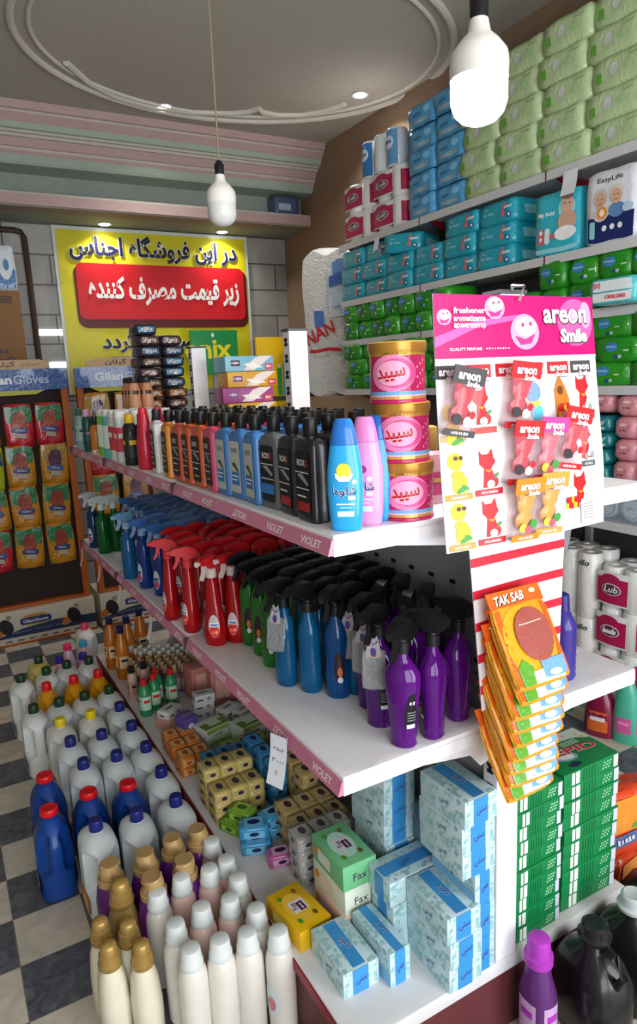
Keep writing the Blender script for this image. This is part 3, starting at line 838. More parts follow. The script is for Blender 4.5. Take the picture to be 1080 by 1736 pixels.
def red_lab(lb, sec, R, deg=28):
    for a in (radians(deg),):
        m = wrap(sec, a, R)
        d_ell(lb, m, 0, .062, .0145, .034, M('#c9bcc2', .3), .0008, 20, rings=4)
        d_ell(lb, m, 0, .048, .012, .018, M('#d8372f', .3), .0014, 14, rings=3)
        d_rect(lb, m, -.011, .06, .011, .073, M('#f1ece6', .3), .0018, 4); d_rect(lb, m, -.008, .063, .009, .069, M('#4f86b8', .3), .0024, 4)
        d_ell(lb, m, -.004, .042, .005, .006, M('#f06a4a', .3), .002, 10); d_ell(lb, m, .005, .044, .004, .005, M('#f2a08a', .3), .002, 10)
def pur_lab(lb, sec, R):
    m = wrap(sec, radians(48), R)
    d_poly(lb, m, [(-.012, .045), (.012, .045), (.014, .08), (.004, .125), (-.006, .12), (-.014, .08)], M('#17171c', .3), .0012)
    d_rect(lb, m, -.009, .047, .009, .056, M('#c9d3da', .3), .002, 3)
    scrawl(lb, m, .001, .104, .012, .008, M('#d8d0dc', .3), .002, 2)
    for i in range(4): d_rect(lb, m, -.008, .064 + .006 * i, .009, .0662 + .006 * i, M('#8a8a94', .3), .002, 3)
def blk_lab(lb, sec, R):
    m = wrap(sec, radians(34), R)
    d_ell(lb, m, 0, .08, .013, .04, M('#2a1a1c', .3), .001, 16, rings=4); d_ell(lb, m, 0, .07, .006, .012, M('#b86a3a', .3), .0018, 10); d_ell(lb, m, 0, .05, .006, .008, M('#c8d0d0', .3), .0018, 10)
def blue_lab(lb, sec, R):
    m = wrap(sec, radians(12), R)
    d_ell(lb, m, 0, .062, .014, .036, M('#b9c6d4', .3), .001, 18, rings=4); d_ell(lb, m, 0, .045, .010, .014, M('#b8416a', .3), .0018, 12); d_rect(lb, m, -.009, .06, .009, .07, M('#2a4a9a', .3), .0018, 3)
SR = [(0, .024, .032), (.004, .027, .035), (.03, .0285, .037), (.075, .026, .034), (.12, .021, .026), (.16, .0185, .021), (.19, .016, .018), (.2, .013, .013), (.206, .0125, .0125)]
SP = [(0, .0205, .025), (.004, .0235, .028), (.012, .022, .0265), (.02, .0235, .028), (.055, .0245, .029), (.1, .028, .0345), (.14, .0305, .039), (.162, .029, .037), (.180, .020, .025), (.192, .0135, .014), (.206, .0125, .0125)]
SB = [(0, .023, .028), (.004, .0255, .03), (.05, .0265, .031), (.1, .0245, .028), (.15, .025, .029), (.175, .021, .024), (.19, .014, .015), (.206, .0125, .0125)]
SC = [(0, .026), (.004, .0285), (.10, .0285), (.165, .0275), (.18, .018), (.19, .0135), (.206, .0125)]
KINDS = {'purple': sprayer(SP, '#74169c', '#121214', '#141416', [pur_lab], big=1.2), 'purples': sprayer(SP, '#62148c', '#121214', '#141416', [pur_lab], True, big=1.2),
         'red': sprayer(SR, '#d8141f', '#cc1c24', '#d8c4c0', [red_lab, red_side]), 'redw': sprayer(SR, '#d8141f', '#cc1c24', '#c8323a', [red_lab, red_side]),
         'green': sprayer(SB, '#2a9032', '#131315', '#141416', [blk_lab], big=1.2), 'sky': sprayer(SC, '#1f74b8', '#6f9fc8', '#9ab8d4', None), 'blue': sprayer(SB, '#1648a4', '#3f6fae', '#7f9fc8', [blue_lab]),
         'tealblue': sprayer(SB, '#1474b0', '#131315', '#141416', None, big=1.25), 'tealblueL': sprayer(SB, '#125ca8', '#131315', '#141416', [blk_lab], big=1.25), 'tealblueS': sprayer(SB, '#1474b0', '#131315', '#141416', None, True, big=1.25),
         'greenw': sprayer(SC, '#12722f', '#b9c4c0', '#c8d0cc', None), 'navyw': sprayer(SC, '#16407a', '#c6cbd0', '#d0d4d6', [blue_lab])}
FR = [('purple', .772, 1.068, 'purple spray bottle in clear wrap, nearest the front shelf corner', 215), ('purple', .846, 1.062, 'purple spray bottle beside the nearest purple one', 120), ('purple', .940, 1.09, 'purple spray bottle half hidden by the striped sheet', 100),
      ('purples', .778, 1.165, 'purple spray bottle with a silver sachet, just behind the nearest one', 210), ('purples', .806, 1.245, 'purple spray bottle with a silver sachet beside the blue ones', 205),
      ('tealblueS', .822, 1.330, 'blue spray bottle with a silver sachet beside the purple ones', 200), ('tealblueL', .775, 1.338, 'dark blue spray bottle with black head, nearest of the three in front', 215), ('tealblue', .735, 1.402, 'middle of three blue spray bottles with black heads in front', 195),
      ('tealblueS', .702, 1.468, 'teal blue spray bottle with paper tag beside the green ones', 190), ('green', .722, 1.592, 'green spray bottle with black head beside the teal blue ones', 200), ('green', .732, 1.680, 'middle green spray bottle with black head', 190), ('green', .736, 1.768, 'green spray bottle with black head beside the red ones', 200),
      ('red', .708, 1.818, 'red spray bottle with pale trigger beside the green ones', 200), ('red', .650, 1.832, 'red spray bottle with white nozzle, frontmost at the shelf edge', 210), ('redw', .628, 1.978, 'red spray bottle with fruit label, second along the shelf edge', 170), ('redw', .612, 2.128, 'red spray bottle with fruit label beside the blue bottles', 160),
      ('blue', .658, 2.40, 'dark blue spray bottle next to the first red one', 200), ('blue', .636, 2.53, 'dark blue spray bottle with rounded label', 190), ('sky', .620, 2.70, 'light blue spray bottle with pale blue head at the shelf edge', 200),
      ('greenw', .628, 3.20, 'green spray bottle with pale head at the far shelf end', 190), ('greenw', .686, 3.21, 'green spray bottle with pale head behind the other green one', 190), ('navyw', .617, 3.355, 'navy blue spray bottle with white head, last on the shelf', 200)]
for k, x, y, lab, a in FR:
    place(('spr', k), KINDS[k], (x, y, ZL), radians(a), lab, 'spray bottle', 'spray bottles along the shelf front')
def back(k, x0, x1, y0, y1, n, m, lab, grp):
    for i in range(n):
        for j in range(m):
            x = x0 + (x1 - x0) * (i / max(1, n - 1)); y = y0 + (y1 - y0) * (j / max(1, m - 1)) + (.02 if i % 2 else 0)
            place(('spr', k), KINDS[k], (x, y, ZL), radians(200 + rnd.uniform(-30, 30)), '%s, row %s, %s along' % (lab, NTH[i], NTH[j]), 'spray bottle', grp)
back('purple', .89, .96, 1.20, 1.30, 2, 2, 'purple spray bottle with black head behind the nearest ones', 'purple sprays behind')
back('tealblue', .80, .955, 1.40, 1.54, 3, 3, 'blue spray bottle with black head behind the green ones', 'black headed sprays behind')
back('green', .80, .955, 1.62, 1.70, 3, 2, 'green spray bottle with black head behind the front ones', 'green sprays behind')
back('redw', .70, .955, 1.91, 2.29, 4, 5, 'red spray bottle behind the front red ones', 'red sprays behind')
back('blue', .73, .955, 2.40, 3.05, 4, 8, 'blue spray bottle with blue head behind the front ones', 'blue sprays behind')

def wrapfilm():
    mb = MB(); p = Puff(.235, .74, .345, .12, 5, .05, 6); p.mesh(mb, clear_film('clear_wrap_film', .10, '#b8c4d4'), 12)
    return weld(mb.build('plastic_wrap'))
tag(place('wrapf', wrapfilm, (.842, 2.72, ZL), 0, '', ''), 'clear plastic wrap drawn over the blue spray bottles', 'plastic wrap')

# price tags hung along the strips
def tagpaper(x, y, z, w, h, label, lines=True, tilt=0., rz=0.):
    mb = MB()
    m = lambda u, v, e=0.: Vector((-.004 - .02 * (1 - (v / h)) ** 2 * (h / .1) - e, -u, v - h))
    d_rect(mb, m, -w / 2, 0, w / 2, h, M('#dfe1ea', .6), 0, 2, 6)
    d_rect(mb, lambda u, v, e=0.: m(u, v, -.0006), -w / 2, 0, w / 2, h, M('#dfe1ea', .6), 0, 2, 6)
    if lines:
        for i, (f, s) in enumerate(((.72, ar('لیفه')), (.48, '۳۰۰۰۰'), (.25, '۱۲'))):
            d_text(mb, m, s, 0, h * f, h * .09, M('#3a3a5a', .5), .0008, w=w * (.6, .7, .15)[i])
    o = mb.build('price_tag', None, (x, y, z)); o.rotation_euler = (0, 0, rz)
    tag(o, label, 'price tag')
tagpaper(.578, 1.265, ZL - .012, .05, .112, 'large handwritten price tag hanging near the front shelf corner', True, rz=.35)
tagpaper(.580, 2.28, ZL - .03, .035, .085, 'paper price tag hanging above the small orange bottles')
tagpaper(.580, 2.72, ZL - .03, .03, .075, 'paper price tag under the light blue spray bottle', False)
tagpaper(.580, 3.10, ZL - .03, .03, .075, 'narrow paper price tag beneath the green spray bottles', False)
tagpaper(.580, 3.50, ZL - .03, .03, .09, 'paper price tag at the far end of the lower strip', False)

# ------------------------------------------------------------------ air freshener card on the unit's end
YC = .975
cd = MB()
def cm(u, v, e=0.):                               # gently bowed card
    k = (1.745 - v) / .5
    return Vector((u - .0, YC - .012 * sin(7 * (u - .8)) * k - .02 * k * k - e + .01, v))
L0, R0 = .795, 1.205
def edge(v):
    k = (1.735 - v) / .48
    return L0 + .012 * k, R0 + .045 * min(1, k * 1.4) - .02 * max(0, k - .7)
def cg(s, v, e=0.):
    a, b = edge(v); return cm(a + (b - a) * s, v, e)
def crect(mb, s0, v0, s1, v1, mat, e=.0008, nu=6, nv=3):
    d_rect(mb, cg, s0, v0, s1, v1, mat, e, nu, nv)
CW = M('#e9e6e8', .35)
ZB = 1.265
d_rect(cd, cg, 0, ZB, 1, 1.735, CW, 0, 12, 12)
d_rect(cd, lambda u, v, e=0.: cg(u, v, -.0015), 0, ZB, 1, 1.735, CW, 0, 12, 12)
card = cd.build('display_card', None)
tag(card, 'white air freshener display card with bright pink header on the unit end', 'display card')
hb = MB()
HP = M('#cc0f70', .3); LP = M('#f2a6cc', .3); VL = M('#f7d0e2', .3)
crect(hb, 0, 1.622, 1, 1.735, HP, .001, 12, 4)
cgm = lambda u, v, e=0.: cg(u / .41, v, e)
d_poly(hb, cgm, [(.0, 1.66), (.10, 1.69), (.2, 1.70), (.19, 1.69), (.1, 1.677), (.0, 1.642)][::-1], M('#f062ae', .3), .0016)
d_ell(hb, cgm, .355, 1.685, .05, .046, M('#e060a4', .3), .0016, 20, rings=3); d_ell(hb, cgm, .385, 1.70, .016, .026, LP, .0022, 16, rings=2)
for u, v, a, q in ((.142, 1.712, .025, 1), (.215, 1.668, .037, 1.1), (.022, 1.695, .017, 1)):
    d_ell(hb, cgm, u, v, a, a * .82 * q, LP, .0022, 22, rings=2); d_ell(hb, cgm, u + .002, v + a * .25, a * .75, a * .5, VL, .0028, 18, rings=2)
    d_poly(hb, cgm, [(u - a * .7, v - a * .2), (u, v - a * .38), (u + a * .7, v - a * .1), (u + a * .35, v - a * .6), (u - a * .35, v - a * .66)][::-1], M('#d3388a', .3), .0034)
    d_ell(hb, cgm, u - a * .15, v + a * .35, a * .09, a * .12, M('#c03a7a', .3), .0036, 8); d_ell(hb, cgm, u + a * .4, v + a * .4, a * .09, a * .12, M('#c03a7a', .3), .0036, 8)
OWt = M('#f6f2f5', .3); GRY = M('#5e4a55', .3)
for c, e, dx in ((GRY, .0036, .0026), (OWt, .0044, 0)):
    d_text(hb, cgm, 'areon', .325 + dx, 1.697 - dx, .027, c, e, w=.122, bold=.03)
    d_text(hb, cgm, 'Smile', .346 + dx, 1.660 - dx, .027, c, e, w=.076, bold=.05)
d_ell(hb, cgm, .3455, 1.697, .0125, .0145, OWt, .0046, 16); d_ell(hb, cgm, .3455, 1.697, .0085, .010, LP, .0052, 14); d_ell(hb, cgm, .3455, 1.699, .004, .0045, OWt, .0058, 10)
for s, v in (('freshener', 1.707), ('aromatizante', 1.693), ('ароматизатор', 1.679)):
    d_text(hb, cgm, s, .079, v, .0105, OWt, .0044, w=.075, bold=.03)
d_text(hb, cgm, 'QUALITY PERFUME', .068, 1.638, .006, OWt, .003, w=.075, bold=.02); scrawl(hb, cgm, .145, 1.6385, .06, .004, VL, .003, 9)
crect(hb, 0, 1.6165, 1, 1.622, M('#f2d8e6', .3), .001, 12, 1)
hb.build('header', card, smooth=False)
# printed panels
pb = MB()
RD, OR, YL, GN = M('#d8242c', .35), M('#e8902a', .35), M('#f0cf2a', .35), M('#4a9a4a', .35)
def red_fig(u, v, s=1.):                           # red horned gel figure
    d_poly(pb, cgm, [(u - .017 * s, v + .036 * s), (u - .011 * s, v + .027 * s), (u + .004 * s, v + .028 * s), (u + .012 * s, v + .038 * s), (u + .015 * s, v + .02 * s), (u + .019 * s, v + .012 * s), (u + .008 * s, v + .0), (u + .013 * s, v - .012 * s), (u + .016 * s, v - .036 * s), (u - .012 * s, v - .036 * s), (u - .009 * s, v - .01 * s), (u - .008 * s, v + .0), (u - .018 * s, v + .01 * s)], RD, .0012)
    d_poly(pb, cgm, [(u - .008 * s, v - .002 * s), (u + .01 * s, v - .002 * s), (u + .002 * s, v - .008 * s)][::-1], OR, .002)
def apple(u, v):
    d_ell(pb, cgm, u + .011, v - .026, .011, .011, M('#c2303a', .35), .0018, 12); d_ell(pb, cgm, u + .004, v - .03, .009, .008, M('#f2ead8', .35), .0022, 12); d_ell(pb, cgm, u + .018, v - .014, .007, .003, GN, .0024, 8, a=.6)
def stones(u, v):
    for i, (a, b) in enumerate(((.0, -.033), (.009, -.026), (.018, -.03), (.012, -.018))): d_ell(pb, cgm, u + a, v + b, .0055, .008, M(('#9aa09c', '#c4c9c4')[i % 2], .35), .002 + .0004 * i, 10)
def yel_fig(u, v):
    d_ell(pb, cgm, u - .004, v + .02, .016, .017, YL, .0012, 16); d_ell(pb, cgm, u, v - .006, .014, .009, M('#e2b424', .35), .0014, 14); d_poly(pb, cgm, rrect(u - .012, v - .04, u + .02, v - .008, .008), YL, .0013)
    for a in (-.003, .008): d_ell(pb, cgm, u + a, v + .026, .005, .0045, M('#5a3a1a', .35), .002, 8)
    d_ell(pb, cgm, u + .006, v - .034, .012, .005, GN, .002, 10, a=.4); d_ell(pb, cgm, u + .014, v - .03, .009, .004, GN, .0022, 10, a=-.5)
def head(u, v, c, w=.058):
    d_rect(pb, cgm, u - w / 2, v - .012, u + w / 2, v + .012, M(c, .35), .0012, 3, 1)
    for cc, e, dx in ((GRY, .0018, .0012), (OWt, .0024, 0)):
        d_text(pb, cgm, 'areon', u + dx, v - .001 - dx, .011, cc, e, w=.046, bold=.04); d_text(pb, cgm, 'Smile', u + .008 + dx, v - .013 - dx, .010, cc, e, w=.030, bold=.04)
def foot(u, v, c, s, w=.05):
    d_rect(pb, cgm, u - w / 2, v - .006, u + w / 2, v + .006, M(c, .35), .0012, 3, 1)
    if s: d_text(pb, cgm, s, u, v, .005, OWt, .002, w=w * .6, bold=.02)
for u, c in ((.028, '#4a4648'), (.095, '#cf2a30'), (.165, '#cf2a30'), (.225, '#7a2f9a'), (.297, '#cf2a30'), (.362, '#4a4a4a')): head(u, 1.598, c)
red_fig(.095, 1.535); apple(.095, 1.535); foot(.098, 1.488, '#c9504a', '', .06); yel_fig(.03, 1.505); foot(.03, 1.478, '#e0a06a', '', .055)
d_ell(pb, cgm, .225, 1.553, .02, .02, M('#59a7d8', .35), .0012, 16); d_ell(pb, cgm, .232, 1.512, .016, .017, M('#5fc0d8', .35), .0014, 14); d_poly(pb, cgm, [(.21, 1.535), (.245, 1.535), (.23, 1.522)][::-1], YL, .0018)
d_poly(pb, cgm, [(.297, 1.585), (.282, 1.555), (.283, 1.497), (.322, 1.497), (.322, 1.535), (.312, 1.56)][::-1], M('#c8762a', .35), .0012)
for i in range(8): d_ell(pb, cgm, .294 + .007 * (i % 4), 1.505 + .012 * (i // 4) + .003 * (i % 2), .006, .007, RD if i % 3 else YL, .002 + .0002 * i, 8)
d_ell(pb, cgm, .298, 1.553, .008, .009, M('#6a4322', .35), .0018, 10)
red_fig(.362, 1.545); stones(.362, 1.545); foot(.362, 1.497, '#5c6460', 'ANTI TOBACCO', .062)
for v in (1.415, 1.320):
    yel_fig(.034, v); red_fig(.1, v); apple(.1, v); foot(.034, v - .047, '#e5953a', 'MANGO', .058); foot(.1, v - .045, '#c2303a', 'APPLE & CINNAMON', .062)
red_fig(.356, 1.445); stones(.356, 1.445); foot(.362, 1.397, '#5c6460', 'ANTI TOBACCO', .04)
red_fig(.335, 1.345); stones(.335, 1.345)
for i in range(8): d_ell(pb, cgm, .298 + .007 * (i % 4), 1.315 + .012 * (i // 4), .006, .007, RD if i % 3 else YL, .002 + .0002 * i, 8)
d_rect(pb, cgm, .335, 1.270, .385, 1.325, M('#eae8ea', .4), .003, 3, 2)
for i in range(6): d_rect(pb, cgm, .34, 1.283 + .006 * i, .372, 1.2845 + .006 * i, M('#8a8a92', .4), .0036)
pb.build('printed_panel', card, smooth=False)
MB().tube([(.995, YC, 1.725), (.995, YC - .01, 1.75), (1.0, 1.0, 1.755), (1.03, 1.03, 1.752)], .003, M('#c8c8c8', .3, m=.6)).build('hook', card)
# freshener bags pegged on the card
def bag(hc, figs):
    def fn():
        o = empty('air_freshener_bag')
        mb = MB(); p = Puff(.078, .016, .11, .12, 4, .05, len(hc) + figs, base=False)
        p.mesh(mb, clear_film('clear_bag_film', .20, '#e0b8c0'), 6); mb.build('film', o)
        fb = MB()
        c = ('#c81e36', '#d81f3a', '#e0a81e', '#e86a7a')[figs]
        fb.loft([(-.036, .008, .004), (-.028, .020, .006), (-.012, .022, .007), (-.002, .013, .006), (.008, .020, .007), (.022, .021, .006), (.032, .010, .004)], film(c, .2, .2), 14)
        fb.prism([(-.019, .020), (-.024, .044), (-.006, .030)], -.004, .004, film(c, .2, .2), XZ); fb.prism([(.019, .020), (.024, .044), (.006, .030)], -.004, .004, film(c, .2, .2), XZ)
        fb.build('gel_figure', o)
        hb = MB(); m = flat((0, -.0085, 0), (1, 0, 0), (0, 0, 1))
        hb.box(-.037, .037, -.0085, -.0065, .036, .066, M(hc, .3))
        for cc, e, dx in ((GRY, .0006, .001), (OWt, .0012, 0)):
            d_text(hb, m, 'areon', -.002 + dx, .049 - dx, .012, cc, e, w=.05, bold=.04); d_text(hb, m, 'Smile', .010 + dx, .037 - dx, .010, cc, e, w=.03, bold=.04)
        hb.build('header', o, smooth=False)
        ib = MB(); ib.box(-.036, .036, -.0095, -.0085, -.056, -.044, M(hc, .3))
        m = flat((0, -.0097, 0), (1, 0, 0), (0, 0, 1))
        scrawl(ib, m, 0, -.05, .04, .006, OWt, .0006, 7)
        for u, v, a, q in ((-.012, -.026, .011, '#3a3c44'), (.012, -.028, .010, '#d8d4d0'), (.02, -.016, .008, '#c2303a')) if figs < 2 else ((.016, -.024, .010, '#4a9a4a'), (-.01, -.03, .010, '#e8c04a'), (.004, -.034, .009, '#d8607a')):
            d_ell(ib, m, u, v, a, a * .9, M(q, .3), .0008, 12)
        ib.build('insert', o, smooth=False)
        return o
    return fn
BG = [(.842, 1.540, '#4a4648', 0, -14, 'clear bag with a red gel figure and grey header, top left on the card'), (.984, 1.545, '#c82a30', 1, -8, 'clear bag with red gel figure, second pegged in the top row'),
      (.986, 1.435, '#c82a30', 1, -8, 'clear bag with red gel figure, left one in the middle row'), (1.055, 1.437, '#d8489a', 3, -8, 'clear bag with a pink gel figure in the middle row'), (1.125, 1.452, '#c82a30', 1, -14, 'clear bag with red gel figure, right one in the middle row'),
      (.985, 1.326, '#e08a2a', 2, -2, 'clear bag with a yellow gel figure, left one in the bottom row'), (1.052, 1.330, '#e0a04a', 2, -4, 'clear bag with a yellow gel figure, right one in the bottom row')]
for x, z, hc, f, a, lab in BG:
    o = place(('bag', hc, f), bag(hc, f), (x, cm(x, z).y - .016, z), 0, lab, 'air freshener', 'bagged air fresheners on the card', ry=radians(-a * .7), rx=radians(6), s=1.03)

# striped hanging sheet
sh = MB()
def smp(s, v, e=0.):
    k = (1.25 - v) / .33
    return Vector((.882 + .006 * k + s * (.266 - .012 * k), .988 - .03 * k * (1 - s) + .012 * k * sin(3 * s) - e, v))
d_rect(sh, smp, 0, .925, 1, 1.26, CW, 0, 8, 10); d_rect(sh, lambda u, v, e=0.: smp(u, v, -.0015), 0, .925, 1, 1.26, CW, 0, 8, 10)
for z in (1.219, 1.154, 1.089, 1.024, .959):
    d_rect(sh, lambda u, v, e=0.: smp(u, v + .0, e), 0, z, 1, z + .018, M('#d3243a', .35), .0008, 8, 1)
tag(sh.build('hanging_strip'), 'white hanging sheet with red stripes below the air freshener card', 'hanging sheet')
# hanging sponge packs
def sponge():
    o = empty('sponge_pack')
    OG = film('#e2611f', .25, .35)
    mb = MB(); p = Puff(.165, .016, .19, .10, 6, .02, 2, base=False); p.mesh(mb, film('#e0941e', .25, .35), 8)
    d_rect(mb, p.ny, -.082, -.09, -.066, .09, OG, .0012, 1, 6); d_rect(mb, p.ny, .068, -.09, .082, .09, OG, .0012, 1, 6)
    d_ell(mb, p.ny, -.005, .005, .078, .09, film('#e8a21c', .25, .35), .0012, 26, rings=6)
    d_poly(mb, p.ny, [(-.072, -.094), (-.035, -.094), (-.025, -.055), (-.05, -.03), (-.072, -.05)], film('#5aa02e', .25, .3), .003)
    d_poly(mb, p.ny, [(-.034, -.094), (.06, -.094), (.07, -.08), (.03, -.062), (-.03, -.066)], M('#f2e6da', .3), .0034)
    d_rect(mb, p.ny, .0, -.088, .074, -.045, film('#6fa6d6', .25, .3), .004, 4, 3); d_ell(mb, p.ny, .035, -.078, .02, .008, M('#e6eef4', .3), .005, 12)
    mb.build('wrapper', o)
    sp = MB(); d_ell(sp, p.ny, 0.012, .018, .058, .066, film('#a2524a', .3, .2), .0055, 26, rings=6)
    d_rect(sp, p.ny, -.03, .045, .045, .048, M('#e6b8ae', .3), .0075, 5)
    sp.build('sponge', o)
    hb = MB(); m = flat((0, -.0075, 0), (1, 0, 0), (0, 0, 1))
    hb.box(-.083, .083, -.007, -.005, .088, .128, OG)
    d_text(hb, m, 'TAK SAB', -.018, .106, .022, M('#4a2a18', .4), .0006, w=.09, bold=.06, shear=.25, a=.03)
    d_text(hb, m, 'TAK SAB', -.020, .108, .022, M('#f4efe8', .35), .0012, w=.09, bold=.03, shear=.25, a=.03)
    d_ell(hb, m, .055, .114, .010, .006, M('#f0c8a8', .35), .0008, 12)
    hb.build('header', o)
    return o
for i in range(9):
    lab = ('frontmost orange sponge pack with its round sponge showing' if i == 0 else 'orange sponge pack, %s down in the hanging bunch' % NTH[i])
    place('sponge', sponge, (.962 + .005 * sin(i * 2.1) + .0018 * i, .905 + .005 * i, 1.072 - i * .0325), radians(3 * sin(i * 1.7)), lab, 'sponge pack', 'hanging sponge packs', rx=radians(-30), s=.86)
# ------------------------------------------------------------------ jugs on the floor
def jug(col, capc, style='white', r=.35, labc=None, H=.30):
    def fn():
        o = empty('detergent_jug')
        z = H / .30
        rx, ry = (.0555, .089) if style != 'blue' else (.056, .086)
        if style == 'white': pro = [(0, .92), (.006, 1), (.10, 1), (.200, 1), (.224, .96), (.240, .86), (.252, .68), (.262, .36)]
        else: pro = [(0, .9), (.008, 1), (.08, 1), (.15, 1), (.19, .96), (.22, .80), (.245, .58), (.262, .40)]
        dense = []
        zz = 0.
        secs = [(h * z, rx * k if k > .5 else max(.019, rx * k), ry * k if k > .9 else max(.019, ry * k * .96), 3.2 if k > .75 else 2.4) for h, k in pro]
        NS = 30; out = []
        for i in range(NS + 1):
            out.append(sec_at(secs, .262 * z * i / NS))
        mb = MB(); mb.loft(out, M(col, r, var=.04), 60)
        # pinched grip: squeeze the near end of the upper body into a handle
        for i, (x, y, h) in enumerate(mb.v):
            a = max(0, min(1, (-y - .030) / .012)) * max(0, min(1, (h / z - .085) / .02)) * max(0, min(1, (.236 - h / z) / .02))
            b = max(0, min(1, (-y - .060) / .015))
            mb.v[i] = (x * (1 - a * (.60 - .12 * b)), y, h)
        mb.loft([(.262 * z, .019), (.270 * z, .019)], M(col, r), 20)
        mb.build('body', o, sharp=60)
        cp = MB()
        if style == 'blue': cp.loft([(.264 * z, .027), (.267 * z, .029), (.284 * z, .028), (.287 * z, .026), (.288 * z, .02), (.286 * z, .018)], M(capc, .35), 24)
        else: cp.loft([(.264 * z, .0195), (.266 * z, .0212), (.294 * z, .0205), (.299 * z, .0185), (.300 * z, .008)], M(capc, .35), 20)
        cp.build('cap', o)
        if labc:
            for sx in (-1, 1):
                lb = MB(); m = flat((sx * (rx + .0002), 0, 0), (0, -sx * -1 if sx > 0 else -1, 0), (0, 0, 1))
                d_poly(lb, m, rrect(-.05, .02, .06, .085, .012), M(labc[0], .4), .0008); d_poly(lb, m, rrect(-.03, .035, .045, .07, .01), M(labc[1], .4), .0014)
                lb.build('label', o, smooth=False)
        return o
    return fn
JG = {'g': jug('#dfe3e2', '#173a24', labc=('#b9c3c4', '#4a6a8a')), 'y': jug('#e2e4e0', '#e0c41a', labc=('#d8a83a', '#c2452a')), 'b': jug('#dbe3e6', '#1c2470', labc=('#e06a2c', '#e8c22c')),
      'B': jug('#14418e', '#d0141e', 'blue', .3, ('#4a2a4a', '#d8d8e0')), 'Y': jug('#d99a14', '#d8161e', 'yellow', .3, ('#b83a1e', '#f0e0b0')), 'c': jug('#d3c06a', '#1a3a28', labc=('#c2a83a', '#6a8a3a')), 'w': jug('#e8e4e2', '#e0406a', labc=('#d8dde6', '#d84a7a'))}
nm = {'g': ('white jug with dark green cap', 0), 'y': ('white jug with yellow cap', 0), 'b': ('white jug with navy cap', 0), 'B': ('deep blue jug with red cap', 0), 'Y': ('mustard yellow jug with red cap', 0), 'c': ('pale yellow jug with dark green cap', 0)}
CX = [.30, .415, .530]
JUGS = [('c', .308, 3.50, 'at the far left of the jugs'), ('g', .205, 3.31, 'leftmost in the far row of jugs'), ('g', .320, 3.33, 'second in the far row of jugs'), ('g', .418, 3.35, 'third in the far row of jugs'), ('g', .520, 3.34, 'beside the deck in the far row'),
        ('Y', .295, 3.145, 'leftmost of the three yellow ones'), ('Y', .415, 3.150, 'in the middle of the three yellow ones'), ('Y', .525, 3.152, 'beside the deck, right of the yellow ones'),
        ('g', .215, 2.945, 'leftmost in the row before the yellow jugs'), ('g', .318, 2.945, 'second in the row before the yellow jugs'), ('g', .424, 2.945, 'third in the row before the yellow jugs'), ('g', .530, 2.945, 'beside the deck before the yellow jugs'),
        ('y', .292, 2.755, 'left one of the yellow capped pair'), ('y', .412, 2.752, 'right one of the yellow capped pair'), ('b', .530, 2.752, 'beside the deck, right of the yellow capped pair'),
        ('b', .300, 2.57, 'left one in the row before the yellow capped pair'), ('b', .414, 2.555, 'middle one in the row before the yellow capped pair'), ('b', .530, 2.558, 'beside the deck, second navy capped along it'),
        ('b', .312, 2.38, 'left one directly behind the red capped blue jugs'), ('b', .426, 2.365, 'middle one directly behind the red capped blue jugs'), ('b', .534, 2.365, 'beside the deck, third navy capped along it'),
        ('b', .534, 2.172, 'beside the deck, right of the blue jugs'), ('b', .525, 1.982, 'beside the deck, nearest the purple bottles'),
        ('B', .180, 2.375, 'on the tiles, far one of the outer pair'), ('B', .163, 2.165, 'standing nearest on the bare tiles'), ('B', .291, 2.19, 'between the two outer rows, middle one'), ('B', .416, 2.165, 'right one beside the white jugs'),
        ('b', .276, 1.998, 'left one of the nearest pair'), ('b', .396, 1.978, 'right one of the nearest pair')]
for k, x, y, w in JUGS:
    place(('jug', k), JG[k], (x, y, 0), radians(rnd.uniform(-4, 4)), nm[k][0] + ' ' + w, 'jug', 'detergent jugs on the floor')
# pink bottles at the far end
PB = [(0, .040, .05, 3), (.006, .043, .054, 3), (.09, .043, .054, 3), (.17, .036, .044, 2.6), (.22, .022, .024, 2.2), (.24, .018, .018, 2)]
def softp(col, capc): return plain_bottle('softener_bottle', PB, [(.24, .02), (.242, .022), (.27, .021), (.274, .012)], col, capc, (.03, .12, .03), '#e8c8d8')
for x, y, c, cc, lab in ((.405, 3.50, '#d8a0bf', '#2a2a9a', 'pink softener bottle with blue cap, left one of the pair'), (.515, 3.48, '#d8a0bf', '#2a2a9a', 'pink softener bottle with blue cap, right one of the pair'),
                         (.470, 3.66, '#dcb8c8', '#e0306a', 'pale pink softener bottle with a pink cap'), (.550, 3.66, '#d8bccc', '#3aa0c8', 'pale pink softener bottle with a sky blue cap')):
    place(('softp', cc), softp(c, cc), (x, y, 0), 0, lab, 'bottle')
place(('jug', 'w'), JG['w'], (.600, 3.86, 0), 0, 'white jug with pink cap standing at the far end of the deck', 'jug')

